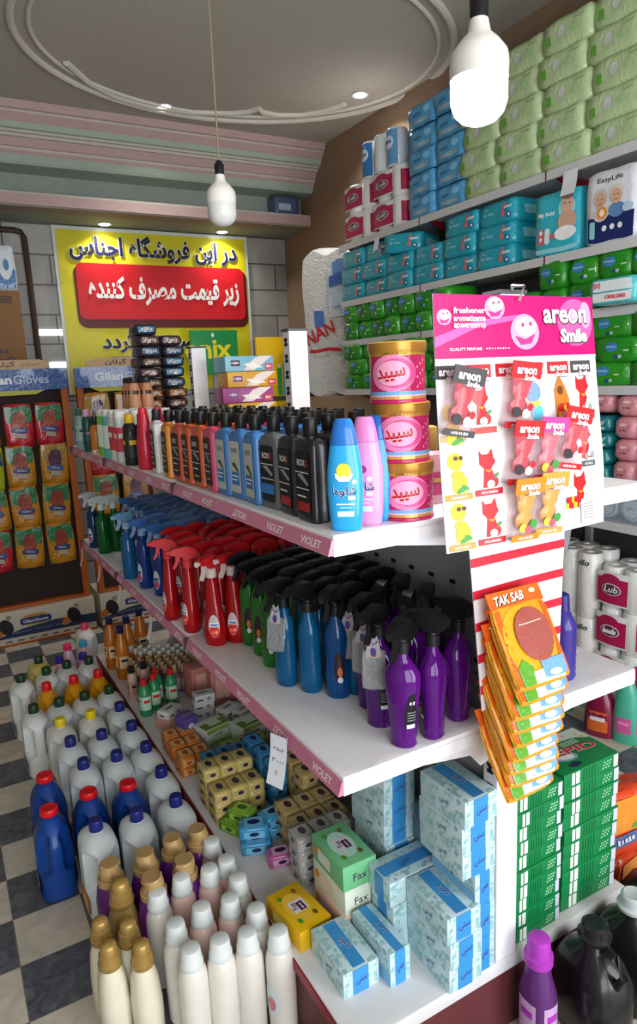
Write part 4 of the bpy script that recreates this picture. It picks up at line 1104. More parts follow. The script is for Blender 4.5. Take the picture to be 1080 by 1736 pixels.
# softeners near the camera
PUR = [(0, .035, .040, 2.4), (.006, .039, .044, 2.4), (.08, .041, .046, 2.4), (.17, .041, .045, 2.3), (.208, .036, .038, 2.1), (.220, .030, .030, 2)]
def swirlcap(mb, z0, mat, R=.029):
    secs = []
    for i in range(13):
        t = i / 12
        secs.append((z0 + .050 * t, R * (1.0 if t < .25 else .97 - .22 * (t - .25)), R * (1.0 if t < .25 else .97 - .22 * (t - .25)), 2, .002 * sin(7 * t), .002 * cos(7 * t)))
    mb.loft(secs, mat, 20)
    mb.loft([(z0 - .004, R + .002), (z0 - .002, R + .004), (z0 + .012, R + .004), (z0 + .015, R + .001)], mat, 22)
    # spout tongue and spiral fin
    mb.tube([(R * .75 * cos(a), R * .75 * sin(a), z0 + .040 + .003 * a) for a in [k * .5 for k in range(8)]], [.007 - .0006 * k for k in range(8)], mat, 6)
def purple_softener():
    o = empty('softener_bottle')
    MB().loft(PUR, M('#5e1a72', .3, coat=.2), 26).build('body', o)
    c = MB(); swirlcap(c, .222, M('#b39360', .42, m=.12)); c.build('cap', o)
    lb = MB(); m = wrap(PUR, pi * 1.25, .045)
    d_ell(lb, m, 0, .09, .03, .05, M('#8a4a9a', .35), .0008, 18, rings=4); d_ell(lb, m, 0, .08, .02, .025, M('#d8b8d8', .35), .0014, 14, rings=2)
    lb.build('label', o, smooth=False)
    return o
for i, (x, y, w) in enumerate(((.268, 1.775, 'leftmost, in front of the white jugs'), (.366, 1.765, 'second from the left before the white jugs'), (.452, 1.785, 'third from the left before the white jugs'), (.530, 1.785, 'beside the deck, rightmost of the back row'),
                             (.356, 1.660, 'left one of the front pair'), (.452, 1.680, 'right one of the front pair'))):
    place('purple_soft', purple_softener, (x, y, 0), .7 * i, 'purple softener bottle with gold swirl cap, ' + w, 'bottle', 'purple softener bottles', s=1.1)
GB = [(0, .034, .04, 2.4), (.006, .038, .044, 2.4), (.10, .039, .046, 2.4), (.17, .034, .038, 2.2), (.205, .025, .026, 2)]
def gold_bottle(col, capc, name='softener_bottle', s=1., mm=.2):
    def fn():
        o = empty(name)
        MB().loft([(z * s, a * s, b * s, e) for z, a, b, e in GB], M(col, .32, m=mm), 26).build('body', o)
        c = MB().loft([(.203 * s, .0275 * s), (.206 * s, .0295 * s), (.218 * s, .0295 * s), (.220 * s, .0275 * s), (.240 * s, .026 * s), (.243 * s, .022 * s), (.262 * s, .0205 * s), (.268 * s, .016 * s), (.271 * s, .006 * s)], M(capc, .3, m=.3), 24)
        c.build('cap', o)
        return o
    return fn
place('goldb', gold_bottle('#a3854a', '#a58648', mm=.1), (.276, 1.690, 0), 0, 'large gold softener bottle with gold cap between purple ones', 'bottle', s=1.12)
for x, y, lab in ((.206, 1.625, 'cream bottle with gold cap, left one of the back pair'), (.266, 1.580, 'cream bottle with gold cap, right one of the back pair'), (.207, 1.535, 'cream bottle with gold cap, left one of the front pair'), (.277, 1.495, 'cream bottle with gold cap, right one of the front pair')):
    place('creamg', gold_bottle('#dcd6bf', '#aa8a4c', s=.98, mm=0), (x, y, 0), 0, lab, 'bottle', 'cream bottles with gold caps')
PR = [(0, .031), (.005, .0355), (.10, .037), (.18, .037), (.205, .0355), (.218, .032), (.228, .0265)]
def pearl(pk):
    def fn():
        o = empty('softener_bottle')
        MB().loft(PR, M(('#ddd8cf', '#e6c4bc')[pk], .3, coat=.35), 26).build('body', o)
        MB().loft([(.226, .0275), (.229, .029), (.241, .029), (.245, .0265), (.268, .0245), (.275, .0225), (.277, .018)], M('#d5dad8', .3, coat=.2), 24).build('cap', o)
        lb = MB(); m = wrap(PR, pi * 1.3, .036); d_ell(lb, m, 0, .10, .026, .05, M(('#cfd6d8', '#eed3cf')[pk], .35), .0007, 18, rings=4); d_ell(lb, m, 0, .09, .012, .02, M('#c87a8a', .35), .0014, 12)
        lb.build('label', o, smooth=False)
        return o
    return fn
PE = [(.357, 1.625, 0), (.430, 1.645, 1), (.508, 1.635, 1), (.555, 1.742, 1), (.563, 1.645, 1), (.365, 1.495, 0), (.440, 1.512, 1), (.515, 1.500, 1), (.562, 1.560, 0), (.508, 1.372, 0), (.558, 1.430, 0), (.442, 1.388, 0), (.372, 1.40, 0), (.575, 1.335, 0)]
PEn = ['front left of the back row by the purple bottles', 'second in the back row by the purple bottles', 'third in the back row by the purple bottles', 'farthest along the deck edge', 'second along the deck edge', 'left one in the middle row', 'second one in the middle row', 'third one in the middle row', 'third along the deck edge', 'second from the deck in the front row', 'at the deck edge beside the yellow soap box', 'third from the deck in the front row', 'leftmost in the front row', 'nearest along the deck edge']
for (x, y, k), w in zip(PE, PEn):
    place(('pearl', k), pearl(k), (x, y, 0), 1.1 * x * 9, ('pearly white', 'pearly pink')[k] + ' white capped bottle, ' + w, 'bottle', 'pearly softener bottles')

# ------------------------------------------------------------------ goods on the base deck
OB = [(0, .030, .036, 2.6), (.006, .034, .040, 2.6), (.12, .034, .040, 2.6), (.19, .026, .028, 2.2), (.215, .015, .016, 2), (.23, .014, .014, 2)]
ORB = plain_bottle('cleaner_bottle', OB, [(.228, .0165), (.23, .0175), (.262, .0165), (.266, .008)], '#c4701a', '#191d4a', (.06, .12, .02), '#e3c79a', t=.1)
for x, y, lab in ((.655, 3.20, 'orange cleaner bottle with navy cap nearest the deck edge'), (.715, 3.32, 'orange cleaner bottle with navy cap behind the nearest one'), (.640, 3.36, 'orange cleaner bottle with navy cap at the far deck edge'), (.800, 3.40, 'orange cleaner bottle with navy cap, farthest right')):
    place('orangeb', ORB, (x, y, ZD), 0, lab, 'bottle', 'orange cleaner bottles')
s7, c7 = [(0, .015), (.003, .0165), (.085, .0165), (.097, .010), (.10, .0095)], [(.098, .0125), (.1, .013), (.122, .0125), (.124, .011)]
for k, col in (('o', '#c9792a'), ('r', '#a82f22')):
    pass
for i in range(9):
    for j in range(3):
        c = 'o' if i + j < 5 else 'r'
        place(('mini', c), plain_bottle('dropper_bottle', s7, c7, {'o': '#c9792a', 'r': '#a8301f'}[c], '#dcdcd6', (.02, .07, .012), {'o': '#d8a050', 'r': '#c86a50'}[c]), (.735 + .040 * i - .01 * j, 3.17 - .022 * i + .05 * j, ZD), 0,
              'small %s bottle with white cap, %s along in the %s row' % ({'o': 'orange', 'r': 'red'}[c], NTH[i], ('front', 'middle', 'back')[j]), 'bottle', 'small white capped bottles')
s8, c8 = [(0, .017, .022, 4), (.003, .019, .024, 4), (.082, .019, .024, 4), (.092, .010, .011, 2)], [(.092, .010), (.094, .011), (.128, .0105), (.130, .009)]
for i in range(10):
    for j in range(4):
        c = (i + 2 * j) % 3
        place(('perf', c), plain_bottle('perfume_bottle', s8, c8, ('#5a3350', '#8a6a72', '#7c4a5a')[c], '#b39a7a', (.015, .07, .013), ('#8a6a8a', '#b89aa0', '#a87a84')[c]), (.672 + .037 * i, 2.965 - .014 * i + .047 * j, ZD), 0,
              'small perfume bottle with wooden cap, %s along in the %s row' % (NTH[i], ('front', 'second', 'third', 'back')[j]), 'bottle', 'small perfume bottles with wooden caps')
s9, c9 = [(0, .022, .027, 2.6), (.004, .025, .030, 2.6), (.11, .025, .030, 2.6), (.135, .014, .015, 2)], [(.135, .0135), (.137, .0145), (.160, .0135), (.163, .007)]
for x, y, lab in ((.640, 2.76, 'green shampoo bottle with red cap nearest the deck edge'), (.690, 2.79, 'green shampoo bottle with red cap, second from deck edge'), (.715, 2.84, 'green shampoo bottle with red cap, third from deck edge'), (.768, 2.80, 'green shampoo bottle with red cap and lime emblem, rightmost')):
    place('greenb', plain_bottle('shampoo_bottle', s9, c9, '#2a8a55', '#d22a2a', (.03, .09, .018), '#bfe0c4'), (x, y, ZD), 0, lab, 'bottle', 'green bottles with red caps')
s10, c10 = conic(.13, .022, .03)
place('beigeb', plain_bottle('shampoo_bottle', s10, c10, '#c0a290', '#1f1c1e', (.03, .09, .014), '#a8846f'), (.632, 2.93, ZD), 0, 'beige bottle with black cap at the deck edge', 'bottle')
place('beigeb', None, (.69, 2.945, ZD), 0, 'beige bottle with black cap beside the other beige one', 'bottle')

def carton(lx, ly, lz, col, prints, name='soap_box', bv=.0015, r=.4):
    def fn():
        mb = MB().box(-lx / 2, lx / 2, -ly / 2, ly / 2, 0, lz, M(col, r), bv)
        mt_ = top_z(lz); mf = face_ny(-ly / 2); mx_ = face_nx(-lx / 2)
        prints(mb, mt_, mf, mx_, lx, ly, lz)
        return mb.build(name)
    return fn
def p_pinkbox(mb, t, f, x, lx, ly, lz):
    d_rect(mb, f, -lx * .3, lz * .2, lx * .3, lz * .8, M('#d9a79a', .4), .0008); d_rect(mb, x, -ly * .3, lz * .15, ly * .3, lz * .6, M('#cf8f84', .4), .0008)
PBX = carton(.10, .09, .15, '#c07a70', p_pinkbox)
place('pinkbox', PBX, (.895, 2.80, ZD), .1, 'left salmon pink carton standing behind the soaps', 'box'); place('pinkbox', None, (.962, 2.70, ZD), -.15, 'right salmon pink carton standing behind the soaps', 'box')
def p_white(mb, t, f, x, lx, ly, lz):
    d_rect(mb, f, -lx * .4, lz * .3, -lx * .1, lz * .5, M('#3a3a40', .4), .0008); d_ell(mb, f, lx * .2, lz * .5, lz * .25, lz * .25, M('#8a9aa8', .4), .0008, 12)
    d_rect(mb, x, -ly * .3, lz * .3, ly * .1, lz * .5, M('#3a3a40', .4), .0008); d_rect(mb, t, -lx * .3, -ly * .1, lx * .2, ly * .1, M('#5a5f66', .4), .0008); d_rect(mb, t, -lx * .4, ly * .2, lx * .1, ly * .35, M('#c2c8cc', .4), .0008)
WBX = carton(.085, .06, .034, '#d5d7d6', p_white)
def p_base(mb, t, f, x, lx, ly, lz): d_rect(mb, f, -lx * .4, lz * .2, lx * .3, lz * .6, M('#e3c0b8', .4), .0008); d_rect(mb, t, -lx * .4, -ly * .3, lx * .3, ly * .3, M('#cfa09a', .4), .0008)
place('salm', carton(.11, .075, .045, '#d39a92', p_base), (.705, 2.60, ZD), .5, 'flat salmon soap box under a white one', 'soap')
place('wsoap', WBX, (.700, 2.605, ZD + .0455), .55, 'white soap box lying on the salmon box', 'soap')
for i in range(3): place('wsoap', None, (.842 + .004 * i, 2.61, ZD + .0345 * i), -.2 + .05 * i, 'white soap box, %s from the bottom before the pink cartons' % NTH[i], 'soap', 'stacked white soap boxes')
for i in range(4): place('wsoap', None, (.935 + .05 * (i % 2) - .02, 2.50 - .05 * (i % 2), ZD + .0345 * (i // 2)), .5, 'white soap box stacked near the shelf back, %s' % ('bottom left', 'bottom right', 'top left', 'top right')[i], 'soap', 'white soap boxes at the back')
def p_pur(mb, t, f, x, lx, ly, lz): d_rect(mb, t, -lx * .4, -ly * .3, lx * .4, ly * .2, M('#8a7ab0', .4), .0008); d_ell(mb, f, 0, lz * .6, lx * .25, lz * .12, M('#c9c4dc', .4), .0008, 12)
place('purbox', carton(.062, .062, .088, '#5b4a94', p_pur), (.715, 2.43, ZD + .03), .3, 'violet soap carton standing among the orange packs', 'soap')
def p_gw(mb, t, f, x, lx, ly, lz):
    d_rect(mb, t, -lx * .48, -ly * .48, lx * .48, ly * .1, M('#6f8a3a', .4), .0006); d_rect(mb, t, -lx * .2, -ly * .3, lx * .25, ly * .3, M('#cdd6c0', .4), .0012)
    d_rect(mb, f, -lx * .45, lz * .55, lx * .45, lz * .95, M('#8fa858', .4), .0006); scrawl(mb, f, 0, lz * .3, lx * .4, lz * .2, M('#3a5a3a', .4), .001, 5)
GWB = carton(.115, .085, .045, '#cfd8d0', p_gw)
GWl = [('bottom left', .80, 2.36, 0), ('bottom right', .925, 2.30, 0), ('top left', .795, 2.365, 1), ('top right', .922, 2.305, 1)]
for w, x, y, k in GWl: place('gw', GWB, (x, y, ZD + .0455 * k), .25, '%s green and white soap box of the four' % w, 'soap', 'green and white soap boxes')

def bar(c, c2, tc='#2a2a5a', l=.082, w=.056, h=.036, txt=None):
    def fn():
        mb = MB(); p = Puff(w, l, h, .055, 6, .012, len(c2)); p.mesh(mb, film(c, .3, .3), 4)
        for mp, hu, hv in ((p.nx, l * .3, h * .3), (p.ny, w * .32, h * .3)):
            d_rect(mb, mp, -hu * 1.2, -hv, hu * 1.2, hv * .9, M(c2, .35), .0018, 3, 2); d_ell(mb, mp, 0, 0, hu * .55, hv * .62, M(tc, .35), .003, 12)
        d_rect(mb, p.top, -w * .4, -l * .32, w * .4, l * .32, M(c2, .35), .0018, 3, 3); d_ell(mb, p.top, 0, 0, w * .2, l * .22, M(tc, .35), .003, 14)
        return weld(mb.build('soap_bar'))
    return fn
def bars(key, fn, x0, y0, nx, ny, nz, dx, dy, dz, lab, grp, rz=0., jit=.002, z0=ZD):
    for k in range(nz):
        for i in range(nx):
            for j in range(ny):
                row = ', %s row' % ('near', 'far')[j] if ny == 2 else (', %s row' % ('near', 'middle', 'far')[j] if ny > 2 else '')
                lv = 'bottom' if k == 0 else ('top' if k == nz - 1 else NTH[k])
                place(key, fn, (x0 + dx * i + rnd.uniform(-jit, jit), y0 + dy * j + rnd.uniform(-jit, jit), z0 + dz * k), rz + rnd.uniform(-.05, .05),
                      '%s, %s layer%s%s' % (lab, lv, ', %s from left' % NTH[i] if nx > 1 else '', row), 'soap', grp)
OR1 = bar('#c9762a', '#d9b070', '#c2501a')
bars('sor', OR1, .642, 2.24, 2, 3, 2, .058, .084, .0368, 'orange wrapped soap', 'orange wrapped soaps')
BE1 = bar('#c4b06a', '#b8a468', '#2a2448')
bars('sbe', BE1, .650, 1.915, 3, 1, 3, .0575, .0845, .0368, 'beige wrapped soap by the deck edge', 'beige soaps by the deck edge'); bars('sbe', BE1, .650, 2.0005, 3, 1, 4, .0575, .0845, .0368, 'beige wrapped soap behind the near stack', 'beige soaps in the second stack')
BL1 = bar('#2f78a8', '#4a98c8', '#1d2a66')
bars('sbl', BL1, .690, 2.11, 3, 1, 3, .0575, .0845, .0368, 'blue wrapped soap behind the beige ones', 'blue soaps behind the beige')
bars('sgr', bar('#7d9a4a', '#a8b870', '#3a5a2a'), .80, 2.20, 3, 1, 2, .0575, .0845, .0368, 'green wrapped soap before the green boxes', 'green wrapped soaps')
bars('sbl', BL1, .842, 1.90, 1, 3, 4, .0575, .0845, .0368, 'blue wrapped soap stacked right of the beige', 'blue soaps stacked at the right')
bars('sbr', bar('#bda468', '#c9b680', '#4a2a3a'), .795, 1.625, 3, 2, 3, .0575, .084, .0368, 'tan wrapped soap beneath the price tag', 'tan soaps beneath the price tag')
bars('sbr', bar('#bda468', '#c9b680', '#4a2a3a'), .905, 1.80, 1, 3, 4, .0575, .084, .0368, 'tan wrapped soap along the shelf back', 'tan soaps along the shelf back')
bars('swh', bar('#a9a8a8', '#b9b9b8', '#5a4a50', l=.075), .752, 1.530, 3, 1, 4, .0575, .08, .0368, 'grey white wrapped soap before the tan ones', 'grey white soaps')
for i, (x, y, k, rz) in enumerate(((.665, 1.835, 0, .5), (.72, 1.815, 0, .4), (.69, 1.825, 1, .6))): place('slime', bar('#6f9a2a', '#9ac24a', '#2f6a2a'), (x, y, ZD + .0365 * k), rz, 'lime green wrapped soap, %s, beside the blue pile' % ('left one', 'right one', 'upper one')[i], 'soap', 'lime green soaps')
SB1 = bar('#3a93c4', '#6fb8dc', '#1d1f55', l=.09, w=.06)
for i, (x, y, k, rz) in enumerate(((.685, 1.715, 0, 1.2), (.70, 1.765, 0, 1.25), (.775, 1.745, 0, 1.3), (.690, 1.738, 1, 1.2), (.765, 1.755, 1, 1.7))):
    place('ssky', SB1, (x, y, ZD + .0365 * k), rz, 'sky blue wrapped soap in the loose pile, %s' % ('nearest', 'rear left', 'rear right', 'top left', 'top right')[i], 'soap', 'sky blue soaps')
place('ssky', SB1, (.798, 1.655, ZD + .03), 1.0, 'sky blue wrapped soap propped on end beside the grey ones', 'soap', None, rx=radians(80))
place('spink', bar('#b8559a', '#d8a8c8', '#3a1a4a', l=.078, w=.05), (.722, 1.625, ZD), 1.35, 'pink wrapped soap lying alone on the deck', 'soap')

# floral tissue boxes
def floral(mb, m, u0, v0, u1, v1, seed):
    q = random.Random(seed)
    for i in range(int((u1 - u0) * (v1 - v0) * 4200) + 4):
        u, v = q.uniform(u0, u1), q.uniform(v0, v1); a = q.uniform(.004, .008)
        a = min(a, (u1 - u0) / 4, (v1 - v0) / 4); u = max(u0 + a, min(u1 - a, u)); v = max(v0 + a, min(v1 - a, v))
        d_ell(mb, m, u, v, a, a * .7, M(('#9cc8c4', '#aed2d4', '#8fbcc4')[i % 3], .4), .0003 + .000012 * i, 7, a=q.uniform(0, 3))
def p_floral(edge):
    def f(mb, t, f_, x, lx, ly, lz):
        floral(mb, t, -lx / 2, -ly / 2, lx / 2, ly / 2, 1); floral(mb, f_, -lx / 2, 0, lx / 2, lz, 2); floral(mb, x, -ly / 2, 0, ly / 2, lz, 3)
        B = M('#3a8fcf', .4); I = M('#4a3f8a', .4)
        if edge:
            d_rect(mb, t, -lx * .2, -ly / 2, lx * .2, ly / 2, B, .001); d_rect(mb, f_, -lx * .25, 0, lx * .25, lz, B, .001); d_rect(mb, x, -ly * .5, lz * .02, ly * .5, lz * .4, M('#7ab4dc', .4), .001)
        else:
            d_rect(mb, t, -lx * .18, -ly * .46, lx * .16, ly * .46, B, .001); d_rect(mb, f_, -lx * .24, 0, lx * .2, lz, B, .001)
        vm = lambda u, v, e=0.: t(-v, u, e)
        d_text(mb, vm, ar('سنی'), 0, 0, lx * .26, M('#dfeaf2', .4), .0016, w=ly * .22, bold=.03); d_text(mb, vm, ar('سنی'), 0, 0, lx * .24, I, .002, w=ly * .21)
        d_text(mb, f_, ar('سنی'), 0, lz * .5, lz * .3, I, .0016, w=lx * .3); d_text(mb, x, ar('سنی'), ly * .05, lz * .55, lz * .3, M('#5a6f9a', .4), .0016, w=ly * .2)
    return f
FLAT = carton(.096, .155, .0645, '#c2dbe2', p_floral(False), 'tissue_box'); SIDE = carton(.058, .155, .0895, '#bcd8e4', p_floral(True), 'tissue_box')
CROSS = carton(.155, .090, .0645, '#c2dbe2', lambda mb, t, f_, x, lx, ly, lz: (floral(mb, t, -lx / 2, -ly / 2, lx / 2, ly / 2, 5), floral(mb, f_, -lx / 2, 0, lx / 2, lz, 6), floral(mb, x, -ly / 2, 0, ly / 2, lz, 7),
        d_rect(mb, t, -lx * .48, -ly * .2, lx * .48, ly * .2, M('#3a8fcf', .4), .001), d_text(mb, t, ar('سنی'), 0, 0, ly * .26, M('#4a3f8a', .4), .0018, w=lx * .22), d_rect(mb, f_, lx * .1, lz * .2, lx * .45, lz * .85, M('#d5e2e8', .4), .001),
        d_rect(mb, x, -ly * .2, 0, ly * .2, lz, M('#3a8fcf', .4), .001)), 'tissue_box')
G_ = 'floral tissue boxes on the deck'
LV = ['bottom', 'second', 'third', 'fourth', 'fifth', 'sixth']
def stackb(key, fn, x, y, n, h, w, top_lab, rz=0., jit=.004, z0=ZD):
    for i in range(n):
        place(key, fn, (x + (rnd.uniform(-jit, jit) if i else 0), y + (rnd.uniform(-jit, jit) if i else 0), z0 + h * i), rz + rnd.uniform(-.03, .03), '%s blue floral tissue box of the %s' % (LV[i] if i < n - 1 else 'topmost', w), 'tissue box', G_)
stackb('tflat', FLAT, .900, 1.100, 3, .065, 'stack nearest the front deck edge', '')
stackb('tcross', CROSS, .882, 1.226, 3, .065, 'crosswise stack beside the green box', '')
stackb('tside', SIDE, .968, 1.110, 3, .0901, 'upright stack beside the white post', '', jit=.002)
stackb('tflat', FLAT, .945, 1.105, 3, .065, 'high stack leaning by the white post', '', z0=ZD + .2705, jit=.003)
stackb('tflat', FLAT, .918, 1.370, 6, .065, 'tall stack under the front shelf corner', '')
stackb('tflat', FLAT, .690, 1.215, 1, .065, 'single one before the yellow soap box', '')
stackb('tside', SIDE, .775, 1.185, 1, .09, 'single one turned on edge before the crosswise stack', '')
place('dkbox', carton(.05, .12, .30, '#5d6f80', p_base, 'tissue_box'), (.985, 1.245, ZD), 0, 'dark grey blue carton behind the upright tissue boxes', 'box')  # plain carton, darker grey blue than the floral boxes
def p_fax(bg, ac):
    def f(mb, t, f_, x, lx, ly, lz):
        vm = lambda u, v, e=0.: t(-v, u, e)
        d_ell(mb, vm, -.0, .004, ly * .33, lx * .33, M('#b8d8c8' if bg == 'g' else '#e0b83a', .4), .0006, 20)
        d_rect(mb, vm, -ly * .14, -lx * .22, ly * .14, lx * .22, M('#d8d0d4', .4), .001); d_rect(mb, vm, -ly * .13, -lx * .16, ly * .07, lx * .02, M('#4a1a4a', .4), .0014)
        d_text(mb, vm, 'Fax', ly * .02, lx * .12, lx * .17, M('#2a1a3a', .4), .0016, w=ly * .16); scrawl(mb, vm, -ly * .03, -lx * .07, ly * .15, lx * .06, M('#e8dfe6', .4), .002, 5)
        for u, v, c in ((-.3, .25, '#5a8a2a'), (.32, -.2, '#7a5a3a'), (-.28, -.25, '#6a4a2a'), (.3, .28, '#5a8a2a')): d_ell(mb, vm, ly * u, lx * v, .009, .006, M(c, .4), .001, 10)
        d_text(mb, f_, 'Fax', 0, lz * .45, lz * .3, M('#4a3a5a', .4), .001); d_rect(mb, x, -ly * .3, lz * .2, ly * .1, lz * .7, M(ac, .4), .0008); d_ell(mb, x, -ly * .38, lz * .5, .012, .012, M('#c8862a', .4), .001, 12)
    return f
place('faxp', carton(.096, .155, .069, '#dfc0aa', p_fax('p', '#c8b0c8'), 'soap_box'), (.778, 1.352, ZD), 0, 'peach soap carton at the bottom beneath the green one', 'soap box')
place('faxw', carton(.096, .155, .069, '#d5dccb', p_fax('w', '#e0d0c0'), 'soap_box'), (.780, 1.354, ZD + .0695), .02, 'cream soap carton in the middle beneath the green one', 'soap box')
place('faxg', carton(.098, .157, .069, '#6fb882', p_fax('g', '#d5dccb'), 'soap_box'), (.779, 1.353, ZD + .139), 0, 'green topped soap carton on top of the stack', 'soap box')
place('faxy', carton(.096, .155, .058, '#d9ac10', p_fax('y', '#e8cf6a'), 'soap_box'), (.656, 1.385, ZD), .12, 'yellow soap carton lying flat at the deck edge', 'soap box')
# ------------------------------------------------------------------ wall shelving on the right
WX = 2.5
WJ = [.5, 1.4, 2.3, 3.2, 4.06]
WZ = [2.44, 2.085, 1.83, 1.51, .93]
wall_shelf = empty('wall_shelf', (0, 0, 0))
tag(wall_shelf, 'long grey white wall shelving loaded with packs along the brown wall', 'wall shelf')
WSM = M('#c9cacc', .4); DR = M('#7a1420', .5)
for y in WJ:
    MB().box(2.845, 2.898, y - .02, y + .02, 0, 2.52, M('#a9aaad', .4), .002).build('upright', wall_shelf)
for z in WZ:
    for a, b in zip(WJ, WJ[1:]):
        mb = MB().box(WX, 2.85, a + .002, b - .002, z - .012, z, WSM)
        mb.box(WX - .004, WX + .008, a + .003, b - .003, z - .037, z + .001, WSM)
        mb.box(WX - .005, WX, a + .0005, a + .0045, z - .04, z + .004, DR)
        sb_ = mb.build('shelf_board', wall_shelf, smooth=False)
        for y in (a + .004, b - .006):
            bb = MB()
            P = [(WX + .05, -.013), (2.845, -.013), (2.845, -.11), (2.80, -.11)]
            bb.add([(x, y, z + q) for x, q in P] + [(x, y + .003, z + q) for x, q in P], [(0, 1, 2, 3), (7, 6, 5, 4), (0, 1, 5, 4), (1, 2, 6, 5), (2, 3, 7, 6), (3, 0, 4, 7)], DR)
            bb.build('bracket', sb_, smooth=False)
for a, b in zip(WJ, WJ[1:]):
    MB().box(2.862, 2.866, a + .021, b - .021, .16, 2.5, M('#4d4648', .6)).build('back_panel', wall_shelf)
    MB().box(2.52, 2.85, a + .002, b - .002, 0, .14, M('#b5b6b8', .4)).build('base_deck', wall_shelf)

# -- toilet paper, top left
def lub(ly, lz, lx=.24, ncol=2):
    def fn():
        o = empty('toilet_paper_pack')
        mb = MB()
        Wm = film('#e6e6e4', .3, .3)
        r = ly / ncol / 2
        for i in range(ncol):                      # rolls showing through the wrapping
            for j in range(2):
                mb.loft([(0, r * .9), (.008, r * .99), (lz - .008, r * .99), (lz, r * .9), (lz - .0005, r * .35), (lz - .006, r * .3)], Wm, 20, Matrix.Translation((-lx / 2 + r + j * (lx - 2 * r), -ly / 2 + r + 2 * r * i, 0)))
        mb.build('rolls', o)
        CR = M('#b31a52', .3, coat=.3)
        for i in range(0, ncol, 2):
            sec = [(0, r, r), (lz, r, r)]
            cy = ly / 2 - r - 2 * r * i
            m0 = wrap(sec, pi, r)
            m = lambda u, v, e=0., cy=cy: m0(u, v, e) + Vector((-lx / 2 + r, cy, 0))
            lb = MB()
            hw = ly * .36; c0 = ly / 2 - hw - .004
            m = lambda u, v, e=0., c0=c0, hw=hw: Vector((-lx / 2 - .003 - .008 * (1 - (u / hw) ** 2) - e, c0 - u, v))
            d_rect(lb, m, -hw, lz * .12, hw, lz * .90, M('#e6e6e4', .3, coat=.4), 0, 8, 2)
            d_rect(lb, m, -hw * .97, lz * .16, hw * .97, lz * .76, CR, .0015, 8, 2)
            d_ell(lb, m, -hw * .1, lz * .74, hw * .6, lz * .12, CR, .0016, 18, rings=3)
            d_ell(lb, m, 0, lz * .5, hw * .62, lz * .14, M('#e9dfe4', .3), .0035, 16, rings=3); d_ell(lb, m, 0, lz * .5, hw * .56, lz * .12, M('#5b3348', .3), .005, 16, rings=3)
            d_text(lb, m, 'Lub', 0, lz * .51, lz * .15, M('#f1edef', .3), .0075, w=hw * .9, bold=.02, shear=.2)
            lb.build('wrapper_print', o, smooth=False)
        m1 = wrap([(0, r, r), (lz, r, r)], pi * 1.5, r)
        for j in range(2):
            m = lambda u, v, e=0., j=j: m1(u, v, e) + Vector((-lx / 2 + r + j * (lx - 2 * r), -ly / 2 + r, 0))
            lb = MB(); d_rect(lb, m, -r * .9, lz * .16, r * .9, lz * .80, CR, .0015, 8, 2)
            lb.build('wrapper_print', o, smooth=False)
        return o
    return fn
for c, (y, w) in enumerate(((3.84, 'left'), (3.52, 'right'))):
    for k in range(2):
        place('lubT', lub(.29, .17), (2.63, y, WZ[0] + .1705 * k), 0, 'crimson and white toilet paper pack, %s %s on the top wall shelf' % (('lower', 'upper')[k], w), 'toilet paper', 'crimson toilet paper packs up high')
def bluetp():
    o = empty('toilet_paper_pack'); mb = MB(); r = .062
    for i in range(3):
        for j in range(2): mb.loft([(0, r * .9), (.008, r), (.20, r), (.208, r * .9), (.207, r * .3)], film('#dfe3e8', .3, .3), 18, Matrix.Translation((-.062 + j * .125, -.13 + i * .13, 0)))
    mb.build('rolls', o)
    m0 = wrap([(0, r, r), (.2, r, r)], pi, r)
    for i, c in ((0, '#5f9ac4'), (2, '#2f78b8')):
        m = lambda u, v, e=0., i=i: m0(u, v, e) + Vector((-.062, -.13 + i * .13, 0))
        lb = MB(); d_rect(lb, m, -.06, .01, .06, .195, M(c, .3, coat=.3), .0015, 8, 2)
        d_ell(lb, m, 0, .13, .036, .036, M('#cfe2ee', .3), .003, 16, rings=3); scrawl(lb, m, 0, .132, .05, .022, M('#3a4aa0', .3), .005, 4)
        lb.build('wrapper_print', o, smooth=False)
    return o
place('bluetp', bluetp, (2.64, 3.63, WZ[0] + .342), 0, 'blue and white toilet paper pack lying on the crimson ones', 'toilet paper')

def softpack(c, ly, lz, lx, deco, seed, name='tissue_pack', k=.06):
    def fn():
        mb = MB(); p = Puff(lx, ly, lz, k, 5, .022, seed); p.mesh(mb, film(c, .3, .45), 6); deco(mb, p, ly, lz)
        return weld(mb.build(name))
    return fn
def de_blue(mb, p, ly, lz):
    scrawl(mb, p.nx, -.03, .008, .07, .016, M('#2f5f92', .35), .004, 6); d_rect(mb, p.nx, -.07, -.04, .07, -.018, M('#8fa9b8', .35), .003, 6, 1)
    d_ell(mb, p.nx, .05, .02, .028, .018, M('#7db8dc', .35), .003, 14); scrawl(mb, p.ny, 0, 0, .08, .018, M('#2f5f92', .35), .004, 6)
BLP = softpack('#4f9fd0', .222, .117, .28, de_blue, 1)
for c in range(2):
    for k in range(5):
        place('blp', BLP, (2.645 + rnd.uniform(-.008, .01), 3.195 - .228 * c, WZ[0] + .1155 * k), rnd.uniform(-.04, .04), 'sky blue facial tissue pack, %s layer of the %s stack' % (('bottom', 'second', 'third', 'fourth', 'top')[k], ('left', 'right')[c]), 'tissue pack', 'sky blue tissue packs on the top shelf')
